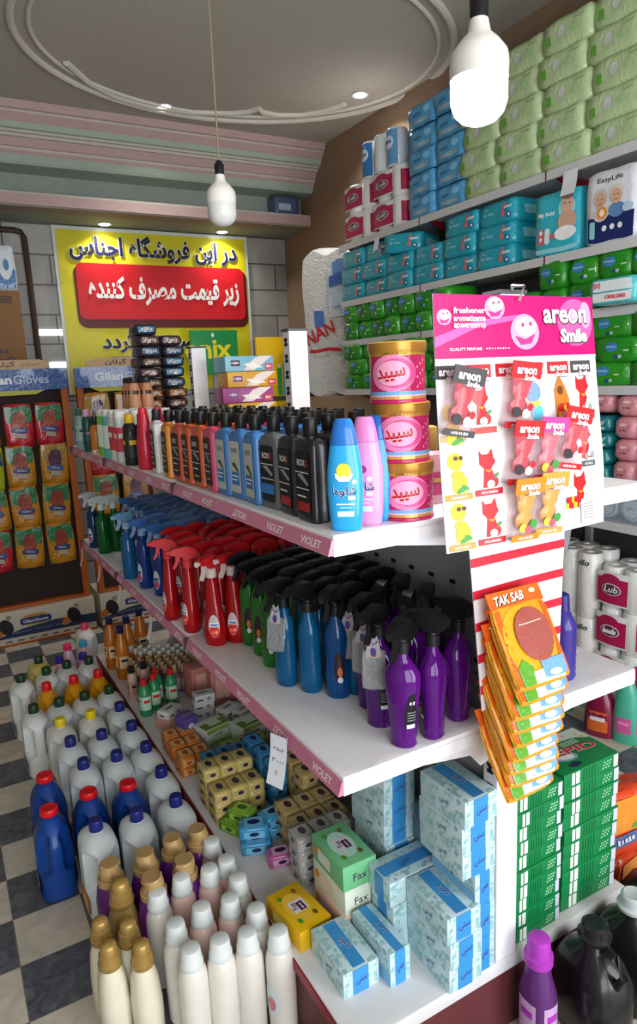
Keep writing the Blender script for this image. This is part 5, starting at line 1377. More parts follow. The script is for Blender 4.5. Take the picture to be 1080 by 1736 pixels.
def de_lime(mb, p, ly, lz):
    d_poly(mb, p.nx, [(-.105, -.03), (-.078, -.03), (-.078, .008), (-.105, .008)], M('#5f9a3a', .35), .004)
    d_ell(mb, p.nx, -.02, .005, .021, .024, M('#c2ccc6', .35), .004, 16); d_ell(mb, p.nx, .055, .0, .02, .012, M('#9fc48a', .35), .0035, 10, a=.6)
    d_rect(mb, p.nx, .05, .03, .1, .034, M('#7aa860', .35), .0035, 3)
LMP = softpack('#b3c99a', .252, .117, .26, de_lime, 2)
for k in range(5):
    for c in range(6):
        place('lmp', LMP, (2.635 + rnd.uniform(-.008, .008), 2.735 - .256 * c + (.03 if k % 2 else 0) - .01, WZ[0] + .1155 * k), rnd.uniform(-.03, .03), 'pale green tissue pack, %s layer, %s from the blue packs' % (('bottom', 'second', 'third', 'fourth', 'top')[k], NTH[c]), 'tissue pack', 'pale green tissue packs on the top shelf')

# -- nappies on the second shelf
def de_nap(mb, p, ly, lz):
    PKM = M('#d8707e', .35); Wt = M('#cfe6ea', .35)
    d_text(mb, p.nx, 'My Baby', -.045, .0, .018, M('#9fd4dc', .35), .004, w=.075, bold=.01); scrawl(mb, p.nx, -.06, .022, .03, .006, Wt, .004, 4)
    for u, v, a, b in ((.055, .015, .014, .014), (.055, -.012, .016, .016), (.062, .032, .008, .008)): d_ell(mb, p.nx, u, v, a, b, PKM, .004, 12)
    d_rect(mb, p.nx, .06, .008, .115, .02, Wt, .0055, 3, 1); d_ell(mb, p.nx, .095, -.022, .014, .012, M('#1d4a8a', .35), .0055, 12); d_ell(mb, p.nx, .095, -.022, .008, .007, Wt, .006, 10)
    d_rect(mb, p.ny, -.06, -.02, .06, .02, M('#7fc8d4', .35), .004, 3)
NAP = softpack('#1f9fb4', .250, .102, .24, de_nap, 3, 'nappy_pack', .05)
NL = [(0, [3.935, 3.675, 3.415, 3.155, 2.895, 2.635]), (1, [3.93, 3.67, 3.41, 3.15, 2.89, 2.63]), (2, [3.90, 3.64, 2.87, 2.615])]
for k, ys in NL:
    for c, y in enumerate(ys):
        place('nap', NAP, (2.625 + rnd.uniform(-.008, .008), y, WZ[1] + .1012 * k), rnd.uniform(-.03, .03), 'turquoise nappy pack lying in the %s layer, %s from the far left' % (('bottom', 'middle', 'top')[k], NTH[c]), 'nappy pack', 'turquoise nappy packs')
place('nap', NAP, (2.60, 3.40, WZ[1] + .2024), .35, 'turquoise nappy pack tilted askew under the crimson toilet paper', 'nappy pack', None, rx=.05)
def upright_nap():
    mb = MB(); p = Puff(.09, .24, .265, .07, 6, .015, 5); p.mesh(mb, film('#35b4c8', .25, .35), 7)
    SK = M('#d8b09a', .4)
    d_text(mb, p.nx, 'My Baby', -.055, .045, .022, M('#eef6f8', .3), .003, w=.095, bold=.03)
    d_ell(mb, p.nx, .055, .055, .045, .05, M('#a9dbe4', .3), .002, 20, rings=3); d_ell(mb, p.nx, .06, .07, .032, .036, SK, .0045, 18, rings=3); d_ell(mb, p.nx, .06, .0, .05, .045, M('#d0a58e', .4), .0035, 18, rings=3)
    d_ell(mb, p.nx, .06, .1, .03, .012, M('#8a6a50', .4), .006, 14); d_ell(mb, p.nx, .048, .072, .003, .004, M('#3a2a22', .4), .0065, 8); d_ell(mb, p.nx, .072, .072, .003, .004, M('#3a2a22', .4), .0065, 8)
    d_ell(mb, p.nx, .05, -.05, .06, .03, M('#f0f2f2', .35), .005, 16, rings=2)
    for i, c in enumerate(('#d8606e', '#e6f0f2')): d_poly(mb, p.nx, [(-.10 + .035 * i + a, -.05 + b) for a, b in rrect(0, -.035, .03, .035, .012)], M(c, .3), .004)
    d_ell(mb, p.nx, -.085, -.03, .010, .010, M('#e6f0f2', .3), .006, 10); d_ell(mb, p.nx, -.085, -.06, .008, .010, M('#f0f4f4', .3), .006, 10); d_ell(mb, p.nx, -.02, -.055, .016, .012, M('#d8606e', .3), .006, 12)
    d_rect(mb, p.nx, -.115, -.125, .115, -.105, M('#8fd4e0', .3), .003, 6)
    return weld(mb.build('nappy_pack'))
place('unap', upright_nap, (2.545, 2.24, WZ[1]), .04, 'turquoise nappy pack standing upright with a baby picture', 'nappy pack')
place('unap', None, (2.545, 1.66, WZ[1]), -.05, 'turquoise nappy pack standing upright right of the white one', 'nappy pack')
def adult():
    mb = MB(); p = Puff(.10, .235, .285, .07, 6, .015, 8); p.mesh(mb, film('#dfe2ea', .25, .3), 7)
    d_rect(mb, p.nx, -.112, -.138, .112, -.035, M('#1d2a62', .3, coat=.2), .002, 6, 3)
    d_text(mb, p.nx, 'EasyLife', -.005, .105, .026, M('#3a3f4a', .35), .003, w=.125, bold=.01)
    SK = M('#d3a78c', .4)
    for u, v, hc, bc in ((-.045, .03, '#c9c2bb', '#d8c8c8'), (.03, .035, '#d5cfc8', '#5f86b8')):
        d_ell(mb, p.nx, u, v - .055, .038, .03, M(bc, .4), .003, 16, rings=2); d_ell(mb, p.nx, u, v + .008, .032, .036, M(hc, .4), .0045, 18, rings=2); d_ell(mb, p.nx, u, v - .002, .025, .03, SK, .0065, 16, rings=2)
        for du in (-.009, .009): d_ell(mb, p.nx, u + du, v + .003, .0025, .003, M('#3a2c28', .4), .008, 8)
        d_ell(mb, p.nx, u, v - .016, .008, .003, M('#b0564e', .4), .008, 10)
    d_ell(mb, p.nx, -.035, -.022, .024, .024, M('#e8912a', .3), .0075, 16); d_ell(mb, p.nx, -.035, -.022, .012, .015, M('#f4ede0', .3), .0085, 12)
    d_ell(mb, p.nx, .085, -.02, .026, .018, M('#b9d2e6', .3), .0075, 14)
    for i in range(3): d_ell(mb, p.nx, -.025 + .038 * i, -.085, .012, .012, M('#e4e8ee', .3), .005, 12)
    d_poly(mb, p.nx, [(-.085 + a, -.085 + b) for a, b in rrect(-.014, -.035, .014, .035, .008)], M('#8fd0d8', .3), .005)
    return weld(mb.build('adult_nappy_pack'))
place('adult', adult, (2.55, 1.965, WZ[1]), .03, 'white and navy pack with an elderly couple pictured on it', 'pack')

# -- green pads
def de_green(mb, p, ly, lz):
    d_ell(mb, p.nx, -.02, .012, .033, .022, M('#3f7fb8', .35), .004, 16, rings=2); d_rect(mb, p.nx, -.045, .008, .004, .016, M('#86b4d4', .35), .0065, 3)
    d_ell(mb, p.nx, .0, -.03, .011, .008, M('#1f4a9a', .35), .004, 10); d_ell(mb, p.nx, .02, -.03, .010, .008, M('#b8d8c4', .35), .004, 10); d_rect(mb, p.nx, .035, -.008, .062, -.002, M('#cfe4c8', .35), .004, 3)
GP = {0: softpack('#23881f', .150, .118, .22, de_green, 4, 'pad_pack', .11), 1: softpack('#2f9a24', .150, .118, .22, de_green, 6, 'pad_pack', .13)}
GW_ = {0: softpack('#23881f', .215, .103, .22, de_green, 4, 'pad_pack', .11), 1: softpack('#2c9424', .215, .103, .22, de_green, 7, 'pad_pack', .11)}
for k in range(2):
    c = 0; y = 3.965
    while y > 1.45:
        if not (k == 1 and 2.40 < y < 2.95):
            place(('gp', (c + k) % 2), GP[(c + k) % 2], (2.61 + rnd.uniform(-.012, .012), y, WZ[2] + .112 * k), rnd.uniform(-.06, .06), 'green pad pack on the third wall shelf, %s layer, %s from the far end' % (('lower', 'upper')[k], NTH[c]), 'pad pack', 'green pad packs on the third shelf')
        y -= .155; c += 1
for k in range(3):
    c = 0; y = 3.945 - (.05 if k == 1 else 0)
    while y > 1.45:
        place(('gw', (c + k) % 2), GW_[(c + k) % 2], (2.60 + rnd.uniform(-.015, .015), y, WZ[3] + .0965 * k), rnd.uniform(-.06, .06), 'wide green pad pack on the fourth wall shelf, %s layer, %s from the far end' % (('bottom', 'middle', 'top')[k], NTH[c]), 'pad pack', 'wide green pad packs on the fourth shelf')
        y -= .222; c += 1
def pricepack():
    mb = MB(); p = Puff(.12, .2, .10, .08, 6, .015, 9); p.mesh(mb, film('#3fb0b8', .25, .3), 6)
    d_rect(mb, p.nx, -.085, .0, .09, .042, M('#d9e4e6', .3), .003, 5, 2); d_rect(mb, p.nx, -.085, -.042, .09, -.006, M('#dfe2e2', .3), .003, 5, 2)
    d_text(mb, p.nx, '1300.000', .02, -.024, .016, M('#c8283a', .3), .006, w=.09, bold=.03); scrawl(mb, p.nx, -.062, .024, .036, .026, M('#d8607a', .3), .006, 3)
    return weld(mb.build('price_pack'))
place('pricepack', pricepack, (2.44, 1.855, WZ[2] + .002), .06, 'turquoise pack with red price figures before the green packs', 'pack')

# -- pink and teal packs, rolls below
def de_pk(mb, p, ly, lz):
    scrawl(mb, p.nx, 0, -.012, .04, .012, M('#7a3a4a', .35), .004, 4); d_ell(mb, p.nx, 0, .015, .02, .008, M('#e2b4b8', .35), .003, 10)
def de_tl(mb, p, ly, lz):
    d_poly(mb, p.nx, [(-.03, -.02), (.02, -.005), (.035, .02), (-.01, .008)], M('#9fc4c0', .35), .004); d_ell(mb, p.nx, .02, -.02, .012, .007, M('#b8d4d0', .35), .004, 10)
PKP = softpack('#d08a94', .115, .098, .2, de_pk, 3, 'pad_pack', .24); TLP = softpack('#14757a', .10, .072, .2, de_tl, 5, 'pad_pack', .22)
for c in range(4):
    for k in range(4): place('pkp', PKP, (2.61, 1.865 - .12 * c, 1.10 + .094 * k), rnd.uniform(-.1, .1), 'pink pad pack, %s layer, %s column right of the teal packs' % (('bottom', 'second', 'third', 'top')[k], NTH[c]), 'pad pack', 'pink pad packs')
for c in range(3): place('pkp', None, (2.61, 2.225 - .118 * c, 1.395), rnd.uniform(-.1, .1), 'pink pad pack lying on top of the teal ones, %s from the far side' % NTH[c], 'pad pack', 'pink pad packs over the teal ones')
for c in range(3):
    for k in range(4): place('tlp', TLP, (2.61, 2.205 - .108 * c, 1.10 + .071 * k), rnd.uniform(-.08, .08), 'teal pad pack, %s layer, %s column from the far side' % (('bottom', 'second', 'third', 'top')[k], NTH[c]), 'pad pack', 'teal pad packs')
def cottonpack():
    o = empty('cotton_pad_pack'); mb = MB(); p = Puff(.2, .26, .165, .06, 6, .012, 4); p.mesh(mb, clear_film('clear_pack_film', .35, '#c9d6e2'), 6); mb.build('film', o)
    for i in range(2):
        rb = MB(); X = Matrix.Translation((-.085, -.062 + .124 * i, .068)) @ Matrix.Rotation(radians(90), 4, 'Y')
        rb.loft([(0, .05), (.004, .055), (.16, .055)], M('#aebfd0', .4), 24, X)
        m = flat((-.0853, -.062 + .124 * i, .068), (0, -1, 0), (0, 0, 1))
        d_ell(rb, m, 0, 0, .046, .046, M('#7d98b8', .4), .0006, 22); d_ell(rb, m, 0, 0, .040, .040, M('#c4d0dc', .4), .0012, 22); scrawl(rb, m, 0, 0, .04, .01, M('#5a7aa0', .4), .0018, 5)
        rb.build('roll', o)
    hb = MB(); m = flat((-.101, 0, .14), (0, -1, 0), (0, 0, 1)); hb.box(-.101, -.098, -.125, .125, .125, .158, M('#b8c8be', .4)); d_rect(hb, m, -.03, -.012, .0, .012, M('#3f4a4a', .4), .0008); d_rect(hb, m, .03, -.012, .08, .010, M('#4f9a72', .4), .0008); d_rect(hb, m, .005, -.01, .018, .012, M('#c2406a', .4), .0008)
    hb.build('header', o)
    return o
for c, w in enumerate(('far', 'middle', 'near')): place('cot', cottonpack, (2.60, 2.15 - .27 * c, WZ[4]), 0, 'blue white cotton roll pack beneath the pink packs, %s one' % w, 'pack', 'cotton roll packs')
place(('floorpk'), softpack('#b8568a', .08, .13, .1, de_pk, 6, 'pad_pack', .16), (2.53, 2.33, WZ[4]), 0, 'magenta pack standing left of the cotton roll packs', 'pack')
for k in range(3):
    for c in range(3): place('lubB', lub(.22, .192, .22), (2.64, 1.875 - .235 * c, .141 + .1925 * k), 0, 'large crimson toilet paper pack, %s, %s from the far side' % (('bottom', 'middle', 'top')[k], NTH[c]), 'toilet paper', 'large crimson toilet paper packs')
def ello():
    o = empty('toilet_paper_pack'); mb = MB(); r = .055
    for i in range(2):
        for j in range(2): mb.loft([(0, r * .9), (.008, r), (.30, r), (.308, r * .9), (.307, r * .35), (.30, r * .3)], film('#dcdad6', .3, .35), 18, Matrix.Translation((-.055 + .11 * i, -.055 + .11 * j, 0)))
    mb.build('rolls', o)
    lb = MB(); m = lambda u, v, e=0.: wrap([(0, r, r), (.3, r, r)], pi, r)(u, v, e) + Vector((-.055, -.055, 0)); d_text(lb, m, 'ello', 0, .265, .028, M('#2a2a30', .35), .002, w=.06, bold=.02, shear=.2)
    lb.build('wrapper_print', o, smooth=False)
    return o
for k in range(2):
    for c in range(3): place('ello', ello, (2.62, 2.105 + .228 * c, .141 + .309 * k), 0, 'tall white toilet paper pack, %s, %s from the crimson packs' % (('lower', 'upper')[k], NTH[c]), 'toilet paper', 'tall white toilet paper packs')
tagpaper(2.49, 2.13, .90, .06, .13, 'blue white price tag hanging by the white toilet paper packs', False)
tagpaper(2.488, 2.155, 2.41, .075, .10, 'white price tag hanging over the upright nappy pack', False)
tagpaper(2.488, 3.60, 2.41, .05, .075, 'white price tag hanging below the crimson toilet paper', False)
# floor bottles by the wall shelf
FB = [(0, .05, .06, 3), (.008, .056, .066, 3), (.10, .056, .066, 3), (.17, .045, .052, 2.6), (.22, .024, .026, 2.2), (.24, .02, .02, 2)]
place('maroon', plain_bottle('softener_bottle', FB, [(.24, .022), (.243, .024), (.275, .022), (.278, .012)], '#7a1638', '#d8d8d8', (.03, .12, .03), '#c8602a'), (2.40, 1.84, 0), .4, 'maroon bottle on the tiles before the wall shelving', 'bottle')
TB = [(0, .036, .05, 2.6), (.008, .04, .056, 2.6), (.12, .04, .055, 2.6), (.22, .034, .044, 2.4), (.27, .024, .026, 2.1), (.285, .02, .02, 2)]
place('tealf', plain_bottle('softener_bottle', TB, [(.283, .026), (.286, .029), (.33, .026), (.334, .014)], '#4fae92', '#ee86b8', (.05, .12, .02), '#c95a9a'), (2.43, 1.735, 0), .3, 'mint green bottle with pink cap before the wall shelving', 'bottle')
place('tealf', None, (2.43, 2.08, 0), 1.3, 'mint green bottle with pink cap behind the maroon one', 'bottle')
tagpaper(2.524, 1.90, .47, .06, .05, 'white paper tag stuck on the crimson toilet paper pack', False)
# tall film-wrapped bundle at the shelf end
def nylon():
    o = empty('wrapped_bundle'); mb = MB(); p = Puff(.26, .40, 1.02, .10, 6, .04, 3); p.mesh(mb, film('#c4c2bf', .22, .8), 14); mb.build('wrapping', o)
    lb = MB()
    d_rect(lb, p.nx, .02, .05, .17, .42, film('#c3cad4', .2, .6), .006, 5, 8); d_rect(lb, p.nx, .03, .27, .16, .35, M('#3f5f9a', .3), .012, 5, 3); d_rect(lb, p.nx, .06, .30, .15, .44, M('#5f7fae', .3), .010, 4, 4)
    d_rect(lb, p.nx, .05, .12, .15, .22, M('#a9b8c8', .3), .012, 4, 3); d_rect(lb, p.nx, -.1, -.02, -.02, .10, M('#4a6aa5', .3), .012, 3, 3)
    d_text(lb, p.nx, 'NAN', -.06, -.06, .10, M('#b8242e', .35), .016, w=.26, bold=.02, a=.35); d_rect(lb, p.nx, -.15, -.20, .12, -.175, M('#b8242e', .35), .014, 5)
    lb.build('print', o, smooth=False)
    return o
place('nylon', nylon, (2.655, 4.40, 1.461), radians(32), 'tall film wrapped bundle with blue and red print at the shelf end', 'bundle')
place('stand', carton(.30, .46, 1.46, '#8a7258', p_base, 'cardboard_carton'), (2.655, 4.40, 0), radians(12), 'tall brown carton under the film wrapped bundle', 'carton')
# ------------------------------------------------------------------ glove racks at the back
WOOD = M('#b0561c', .45, var=.2); DKB = M('#2a1c18', .7)
def glove_bag(top, glove, bottom, band):
    def fn():
        mb = MB(); p = Puff(.160, .03, .26, .12, 4, .06, len(top + bottom) + ord(bottom[1]), base=False); p.mesh(mb, film(bottom, .18, .8, 28), 7)
        d_rect(mb, p.ny, -.08, .02, .08, .128, film(top, .18, .6, 28), .003, 6, 4)
        m = p.ny; G = film(glove, .3, .3)
        d_poly(mb, m, [(-.04, -.01), (.04, -.01), (.044, .04), (.036, .075), (.022, .092), (.006, .1), (-.012, .096), (-.03, .08), (-.042, .045)], G, .008)
        for i in range(3): d_rect(mb, m, -.024 + .02 * i, .045, -.021 + .02 * i, .09, M('#5a1f14', .4), .0105)
        d_poly(mb, m, rrect(-.055, -.045, .055, -.012, .012), M(band, .3), .011); d_text(mb, m, 'Gilan', 0, -.028, .014, M('#c8d0dc', .3), .0145, w=.06, bold=.02)
        d_poly(mb, m, rrect(-.03, -.08, .035, -.05, .01), M('#b9aca0', .3), .011)
        return weld(mb.build('glove_pack'))
    return fn
GK = {'r': glove_bag('#2f7a4f', '#a8442a', '#c0202c', '#3a4a8a'), 'o': glove_bag('#2f7a4f', '#9a3a22', '#c4851c', '#2a3f7a'), 'p': glove_bag('#b08a3a', '#5a2a4a', '#c4851c', '#3a5a9a'), 'n': glove_bag('#27476a', '#8a8a6a', '#a8b414', '#2a2a6a')}
RY = 4.66
def rack(x0, x1, name_lab):
    r = empty('glove_rack', ((x0 + x1) / 2, RY, 0)); w = (x1 - x0) / 2
    tag(r, name_lab, 'rack', 'glove racks')
    for x in (-w, w): MB().box(x - .02, x + .02, -.03, .03, .24, 1.62, WOOD, .003).build('post', r)
    MB().box(-w + .02, w - .02, .02, .034, .24, 1.62, DKB).build('back_panel', r)
    for z in (1.50, 1.24, .98, .72):
        MB().tube([(-w + .02, .0, z + .02), (w - .02, .0, z + .02)], .006, M('#3a3432', .4, m=.5)).build('rail', r)
    MB().box(-w - .02, w + .02, -.03, .03, .225, .245, WOOD, .003).build('foot_rail', r)
    hb = MB(); m = flat((0, -.046, 0), (1, 0, 0), (0, 0, 1))
    hb.prism([(x, y) for x, y in rrect(-w - .03, 1.60, w + .02, 1.73, .02)], .032, .045, film('#22529a', .2, .4), XZ)
    hb.prism([(-w * .85, 1.73), (w * .75, 1.73), (w * .72, 1.765), (w * .55, 1.785), (-w * .6, 1.785), (-w * .82, 1.765)], .034, .044, M('#c29a72', .4), XZ)
    hb.prism([(-w * .8, 1.60), (w * .6, 1.60), (w * .4, 1.575), (-w * .6, 1.57)][::-1], .034, .044, M('#b5b52a', .4), XZ)
    d_text(hb, m, 'Gilan', -w * .38, 1.667, .055, M('#dfe6ee', .3), .001, w=w * .62, bold=.04); d_text(hb, m, 'Gloves', w * .33, 1.667, .052, M('#c2d2e4', .3), .001, w=w * .72)
    d_text(hb, m, ar('گیلان'), -.06, 1.757, .04, M('#231a18', .4), .0015, w=.14, bold=.012); d_text(hb, m, ar('دستکش'), .09, 1.757, .026, M('#6a4a3a', .4), .0015, w=.11)
    hb.build('header', r, smooth=False)
    bb = MB().box(-w - .03, w + .03, -.08, .26, 0, .225, M('#c9bfae', .4), .003)
    fm = flat((0, -.0803, 0), (1, 0, 0), (0, 0, 1))
    d_poly(bb, fm, [(-w - .03, .055), (w + .03, .055), (w + .03, .115), (w * .2, .125), (-w * .5, .105), (-w - .03, .065)], M('#2a3358', .4), .0008)
    d_poly(bb, fm, rrect(-w * .55, .125, w * .12, .17, .015), M('#26346a', .4), .0012); d_text(bb, fm, 'GilanGloves', -w * .22, .147, .022, M('#d8dce4', .4), .002, w=w * .55, bold=.02)
    d_ell(bb, fm, -w * .22, .178, .07, .012, M('#b8803a', .4), .001, 16); d_ell(bb, fm, -w * .22, .122, .06, .008, M('#b8b02a', .4), .001, 16)
    for u in (-w * .85, w * .62):
        d_ell(bb, fm, u, .13, .04, .055, M('#1e1a1c', .4), .0012, 14, a=.4); d_ell(bb, fm, u - .045, .10, .04, .025, M('#b86a24', .4), .001, 12, a=.6); d_ell(bb, fm, u + .02, .19, .018, .014, M('#8a8478', .4), .0014, 10)
    d_text(bb, fm, 'Ergonomic   Powerful   Comfort', -w * .1, .085, .018, M('#7f8ab0', .4), .002, w=w * 1.3)
    for i in range(7): d_rect(bb, fm, -w * .9 + i * w * .25, .025, -w * .9 + i * w * .25 + .04, .036, M('#6a665c', .4), .001)
    bb.box(-w - .03, w + .03, -.084, -.078, 0, .015, WOOD)
    bb.build('base_box', r, smooth=False)
    return r
rack(.20, .762, 'glove rack with orange posts, left one against the back wall')
rack(.86, 1.46, 'glove rack with orange posts, right one partly behind the shelf unit')
for row, (z, ks) in enumerate(((1.385, 'orr'), (1.135, 'noo'), (.875, 'ooo'), (.615, 'roo'))):
    for c, k in enumerate(ks):
        x = .275 + .19 * c - .006 * row
        k2 = 'p' if (row, c) == (1, 2) else k
        place(('glv', k2), GK[k2], (x + rnd.uniform(-.008, .008), RY - .026, z), 0, '%s glove pack on the left rack, %s row, %s' % ({'r': 'red and green', 'o': 'orange and green', 'p': 'gold and orange', 'n': 'lime and navy'}[k2], ('top', 'second', 'third', 'bottom')[row], ('left', 'middle', 'right')[c]), 'glove pack', 'glove packs on the left rack', ry=radians(rnd.uniform(-3, 3)))
for row, (z, ks) in enumerate(((1.43, 'ppo'), (1.16, 'roo'), (.90, 'opp'))):
    for c, k in enumerate(ks):
        place(('glv', k), GK[k], (.955 + .2 * c, RY - .026, z), 0, '%s glove pack on the right rack, %s row, %s' % ({'r': 'red and green', 'o': 'orange and green', 'p': 'gold and orange'}[k], ('top', 'second', 'third')[row], ('left', 'middle', 'right')[c]), 'glove pack', 'glove packs on the right rack')
# brown carton and blue packs standing behind the left rack
def p_brown(mb, t, f, x, lx, ly, lz):
    d_poly(mb, f, [(lx * .02, lz * .98), (lx * .02, lz * .80), (lx * .09, lz * .73), (lx * .16, lz * .73), (lx * .23, lz * .80), (lx * .23, lz * .98)], M('#4a2f6a', .5), .001)
    scrawl(mb, f, lx * .18, lz * .40, lx * .36, lz * .045, M('#3f2a5a', .5), .001, 9)
    d_rect(mb, f, -lx * .1, lz * .27, lx * .32, lz * .32, M('#3f2a5a', .5), .001); d_ell(mb, f, lx * .36, lz * .295, lz * .05, lz * .05, M('#3f2a5a', .5), .0012, 14); d_ell(mb, f, lx * .36, lz * .295, lz * .032, lz * .032, M('#8a6440', .5), .0016, 12)
    for i in range(3): d_rect(mb, f, lx * .29, lz * (.88 + .025 * i), lx * .43, lz * (.895 + .025 * i), M('#3f2f2a', .5), .001)
place('bcart', carton(.72, .40, .64, '#8a6440', p_brown, 'cardboard_carton', .003, .7), (.255, 5.20, 1.60), 0, 'brown cardboard carton with purple print above the left glove rack', 'carton')
place('lcart', carton(.74, .42, .80, '#7d5b3c', p_base, 'cardboard_carton', .003, .7), (.24, 5.20, .80), 0, 'plain brown carton stacked beneath the printed one', 'carton')
place('lcart2', carton(.74, .42, .80, '#77563a', p_base, 'cardboard_carton', .003, .7), (.24, 5.20, 0), 0, 'plain brown carton on the floor behind the left rack', 'carton')
def bluepack():
    mb = MB(); p = Puff(.17, .16, .30, .10, 5, .03, 4); p.mesh(mb, film('#cfd6de', .2, .5), 6)
    d_rect(mb, p.ny, -.078, -.14, .078, -.01, film('#3a76ae', .2, .4), .003, 5, 4); d_ell(mb, p.ny, .02, .02, .045, .10, M('#d8dee4', .3), .006, 16, rings=3); d_ell(mb, p.ny, .025, .02, .018, .04, M('#3f7ab0', .3), .009, 14); d_ell(mb, p.ny, -.045, .10, .014, .012, M('#c02a3a', .3), .007, 10)
    return weld(mb.build('tissue_pack'))
for i, (x, z, w) in enumerate(((.535, 2.241, 'right one of the lower row'), (.36, 2.241, 'middle one of the lower row'), (.185, 2.241, 'left one of the lower row'), (.46, 2.53, 'right one of the upper row'), (.27, 2.53, 'left one of the upper row'))):
    place('bluepack', bluepack, (x, 5.12, z), 0, 'blue and white tissue pack on the brown carton, ' + w, 'tissue pack', 'blue and white packs on the carton', s=.98)
# pack lying on the plaster ledge
place('ledgepk', softpack('#4a5a78', .16, .16, .26, lambda mb, p, a, b: (d_rect(mb, p.ny, -.09, -.05, .04, .01, M('#9fb4c8', .35), .004, 3, 2)), 4, 'wrapped_pack'), (2.70, 5.222, 2.891), 0, 'dark wrapped pack lying on the plaster ledge by the brown wall', 'pack', s=.85)

# ------------------------------------------------------------------ right side of the unit: boxes and things on deck and floor
def p_sep(mb, t, f, x, lx, ly, lz):
    Wt = M('#dfe6e0', .35); GD = M('#0c5a32', .35); RDm = M('#c8202c', .35)
    d_poly(mb, t, [(-lx * .5, ly * .5), (lx * .5, ly * .5), (lx * .5, ly * .12), (lx * .3, ly * .2), (lx * .05, ly * .16), (-lx * .2, ly * .3), (-lx * .5, ly * .26)][::-1], M('#c4d0c4', .35), .0006)
    for u, v in ((.38, .3), (.2, .38), (.42, .2), (.05, .32), (-.3, .4)): d_ell(mb, t, lx * u, ly * v, .006, .005, M('#d8b04a', .35), .001, 8)
    d_ell(mb, t, lx * .1, ly * .14, lx * .3, ly * .13, M('#1f7a44', .35), .0009, 16)
    for i in range(4): d_rect(mb, t, -lx * .02, ly * (.10 + .035 * i), lx * .28, ly * (.112 + .035 * i), Wt, .0014)
    d_ell(mb, t, -lx * .18, -ly * .10, lx * .2, ly * .14, M('#8fa8b4', .35), .001, 16, a=-.3); d_ell(mb, t, -lx * .16, -ly * .12, lx * .13, ly * .08, M('#e2ebee', .35), .0014, 14, a=-.3)
    d_text(mb, t, 'SEPID', 0, -ly * .02, ly * .2, Wt, .0018, w=lx * .84, bold=.05, a=-.12); d_text(mb, t, 'SEPID', 0, -ly * .02, ly * .19, RDm, .0024, w=lx * .82, bold=.02, a=-.12)
    d_ell(mb, t, -lx * .18, -ly * .36, lx * .1, ly * .06, M('#1a2a4a', .35), .001, 12)
    d_rect(mb, f, -lx * .36, lz * .08, -lx * .31, lz * .92, Wt, .0008); d_rect(mb, f, -lx * .29, lz * .08, -lx * .22, lz * .92, Wt, .0008); d_rect(mb, f, lx * .40, lz * .06, lx * .485, lz * .94, M('#c9c6d8', .35), .0008)
    for i in range(9): d_ell(mb, f, lx * (.20 + .018 * i), lz * (.3 + .2 * (i % 3)), .004, .003, M('#8fc4a0', .35), .0008, 6)
    for i in range(5): d_rect(mb, f, -lx * (.15 - .05 * i), lz * .1, -lx * (.14 - .05 * i), lz * .9, GD, .0008)
    d_ell(mb, x, -ly * .1, lz * .5, .012, lz * .3, RDm, .0008, 12); d_ell(mb, x, -ly * .1, lz * .5, .006, lz * .14, Wt, .0014, 10)
SEP = carton(.205, .150, .0392, '#0f7a42', p_sep, 'detergent_box', .001)
for i in range(10): place('sep', SEP, (1.352 + rnd.uniform(-.004, .004), 1.128 + rnd.uniform(-.003, .003), ZD + .0394 * i), radians(rnd.uniform(-1, 1)), 'green detergent box, %s from the bottom in the right stack' % NTH[i] if i < 9 else 'topmost green detergent box of the right stack, red lettering showing', 'detergent box', 'green detergent boxes')
SEP2 = carton(.166, .150, .0392, '#0f7a42', p_sep, 'detergent_box', .001)
for i in range(10): place('sep2', SEP2, (1.152 + rnd.uniform(-.003, .003), 1.122 + rnd.uniform(-.003, .003), ZD + .0394 * i), radians(rnd.uniform(-1, 1)), 'green detergent box, %s from the bottom in the stack by the post' % NTH[i] if i < 9 else 'topmost green detergent box of the stack by the post', 'detergent box', 'green detergent boxes')
# things on the floor before and beside the unit's right half
s11 = [(0, .034, .04, 2.4), (.006, .038, .045, 2.4), (.15, .038, .045, 2.4), (.20, .03, .032, 2), (.23, .026, .026, 2)]
place('purcap', plain_bottle('softener_bottle', s11, [(.228, .031), (.231, .034), (.252, .034), (.255, .029), (.288, .0265), (.295, .024), (.298, .018)], '#5a2a6a', '#a838b0', (.05, .14, .02), '#c9a0d0'), (1.075, .968, 0), 0, 'purple bottle with bright purple cap standing before the white post', 'bottle')
def canister(capc, hy):
    def fn():
        o = empty('black_canister')
        secs = [(0, .06, .085, 3.5), (.01, .066, .092, 3.5), (.17, .066, .092, 3.5), (.215, .052, .07, 3), (.24, .034, .036, 2.2), (.262, .03, .03, 2)]
        MB().loft(secs, M('#141416', .3, coat=.2), 28).build('body', o)
        MB().loft([(.258, .034), (.261, .038), (.27, .040), (.276, .033), (.296, .031), (.301, .025), (.299, .02)], M(capc, .3, t=.2 if capc != '#1a1a1d' else 0), 24).build('cap', o)
        MB().tube([(0, -.075, .19), (0, -.10, .235), (0, -.07, .262), (0, -.03, .25)], .010, M('#1c1c1f', .35), 10).build('handle', o)
        if hy: MB().box(-.016, .016, -.118, -.10, .215, .238, M('#c9b41e', .4), .004).build('seal', o)
        return o
    return fn
place('canw', canister('#c9d0d2', True), (1.372, .935, 0), .3, 'black canister with translucent white cap in front of the green boxes', 'canister')
place('canb', canister('#1a1a1d', False), (1.215, .925, 0), -.2, 'black canister with black cap in front of the green boxes', 'canister')
place('canb', None, (1.545, .985, 0), .5, 'black canister with black cap right of the white capped one', 'canister')
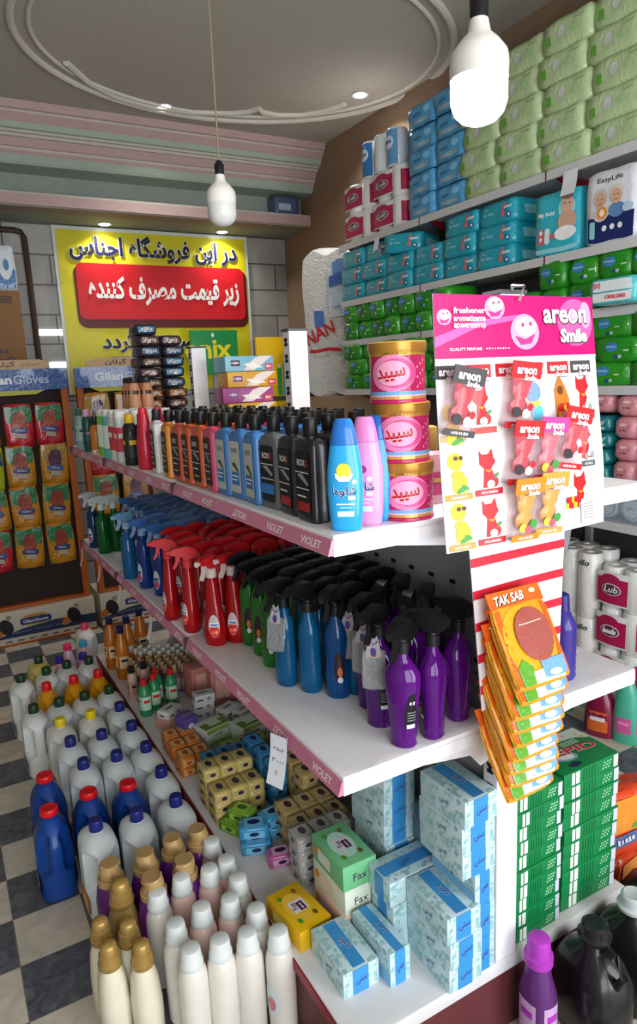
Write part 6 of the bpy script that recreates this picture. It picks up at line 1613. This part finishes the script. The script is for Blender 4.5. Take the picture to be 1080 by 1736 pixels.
def powder():
    mb = MB(); p = Puff(.26, .10, .20, .14, 4, .04, 3); p.mesh(mb, film('#d8431a', .22, .5), 8)
    d_rect(mb, p.nx, -.045, .02, .045, .09, film('#8aa83a', .3, .4), .003, 3, 3)
    d_poly(mb, p.ny, [(-.11, -.02), (.06, -.02), (.11, .08), (-.10, .08)], film('#e08a2a', .22, .4), .003); d_poly(mb, p.ny, [(-.02, -.015), (.10, -.015), (.115, .075), (.04, .06)], film('#4f9a3a', .22, .4), .005)
    d_rect(mb, p.ny, -.11, -.06, .0, -.025, M('#5a6a9a', .3), .005, 4); d_rect(mb, p.ny, .0, -.06, .10, -.025, M('#c2305a', .3), .005, 4); scrawl(mb, p.ny, -.05, -.042, .08, .018, M('#d8dce8', .3), .009, 5)
    return weld(mb.build('powder_bag'))
place('powder', powder, (1.66, 1.17, 0), .1, 'orange red powder bag at the bottom of the leaning pile', 'powder bag', 'powder bags')
place('powder', None, (1.655, 1.165, .165), -.12, 'orange and green powder bag on top of the pile', 'powder bag', 'powder bags', rx=-.2)
place('navyb', plain_bottle('cleaner_bottle', FB, [(.24, .022), (.243, .024), (.275, .022), (.278, .012)], '#1d1f4a', '#c9a24a', (.03, .12, .03), '#d8d8e4'), (1.80, 1.27, 0), .2, 'navy bottle with gold cap behind the powder bags', 'bottle')
place('redb', plain_bottle('cleaner_bottle', FB, [(.24, .022), (.243, .024), (.275, .022), (.278, .012)], '#a81a2c', '#d8d0d0', (.03, .12, .03), '#e0c0c8'), (1.70, 1.33, 0), .2, 'red bottle behind the powder bags and green boxes', 'bottle')
def ridged():
    o = empty('shampoo_bottle')
    MB().loft([(0, .026, .03, 2.4)] + [(.004 + .0085 * i, .029 + (.0012 if i % 2 else -.0008), .034 + (.0012 if i % 2 else -.0008), 2.4) for i in range(17)] + [(.165, .022), (.175, .014)], M('#3a2f86', .3, coat=.2), 26).build('body', o)
    MB().loft([(.173, .015), (.175, .017), (.215, .014), (.22, .006)], M('#2a2270', .3), 18).build('cap', o)
    return o
place('ridged', ridged, (1.285, 1.105, ZL), 0, 'ribbed indigo bottle standing on the right lower shelf beside the striped sheet', 'bottle')
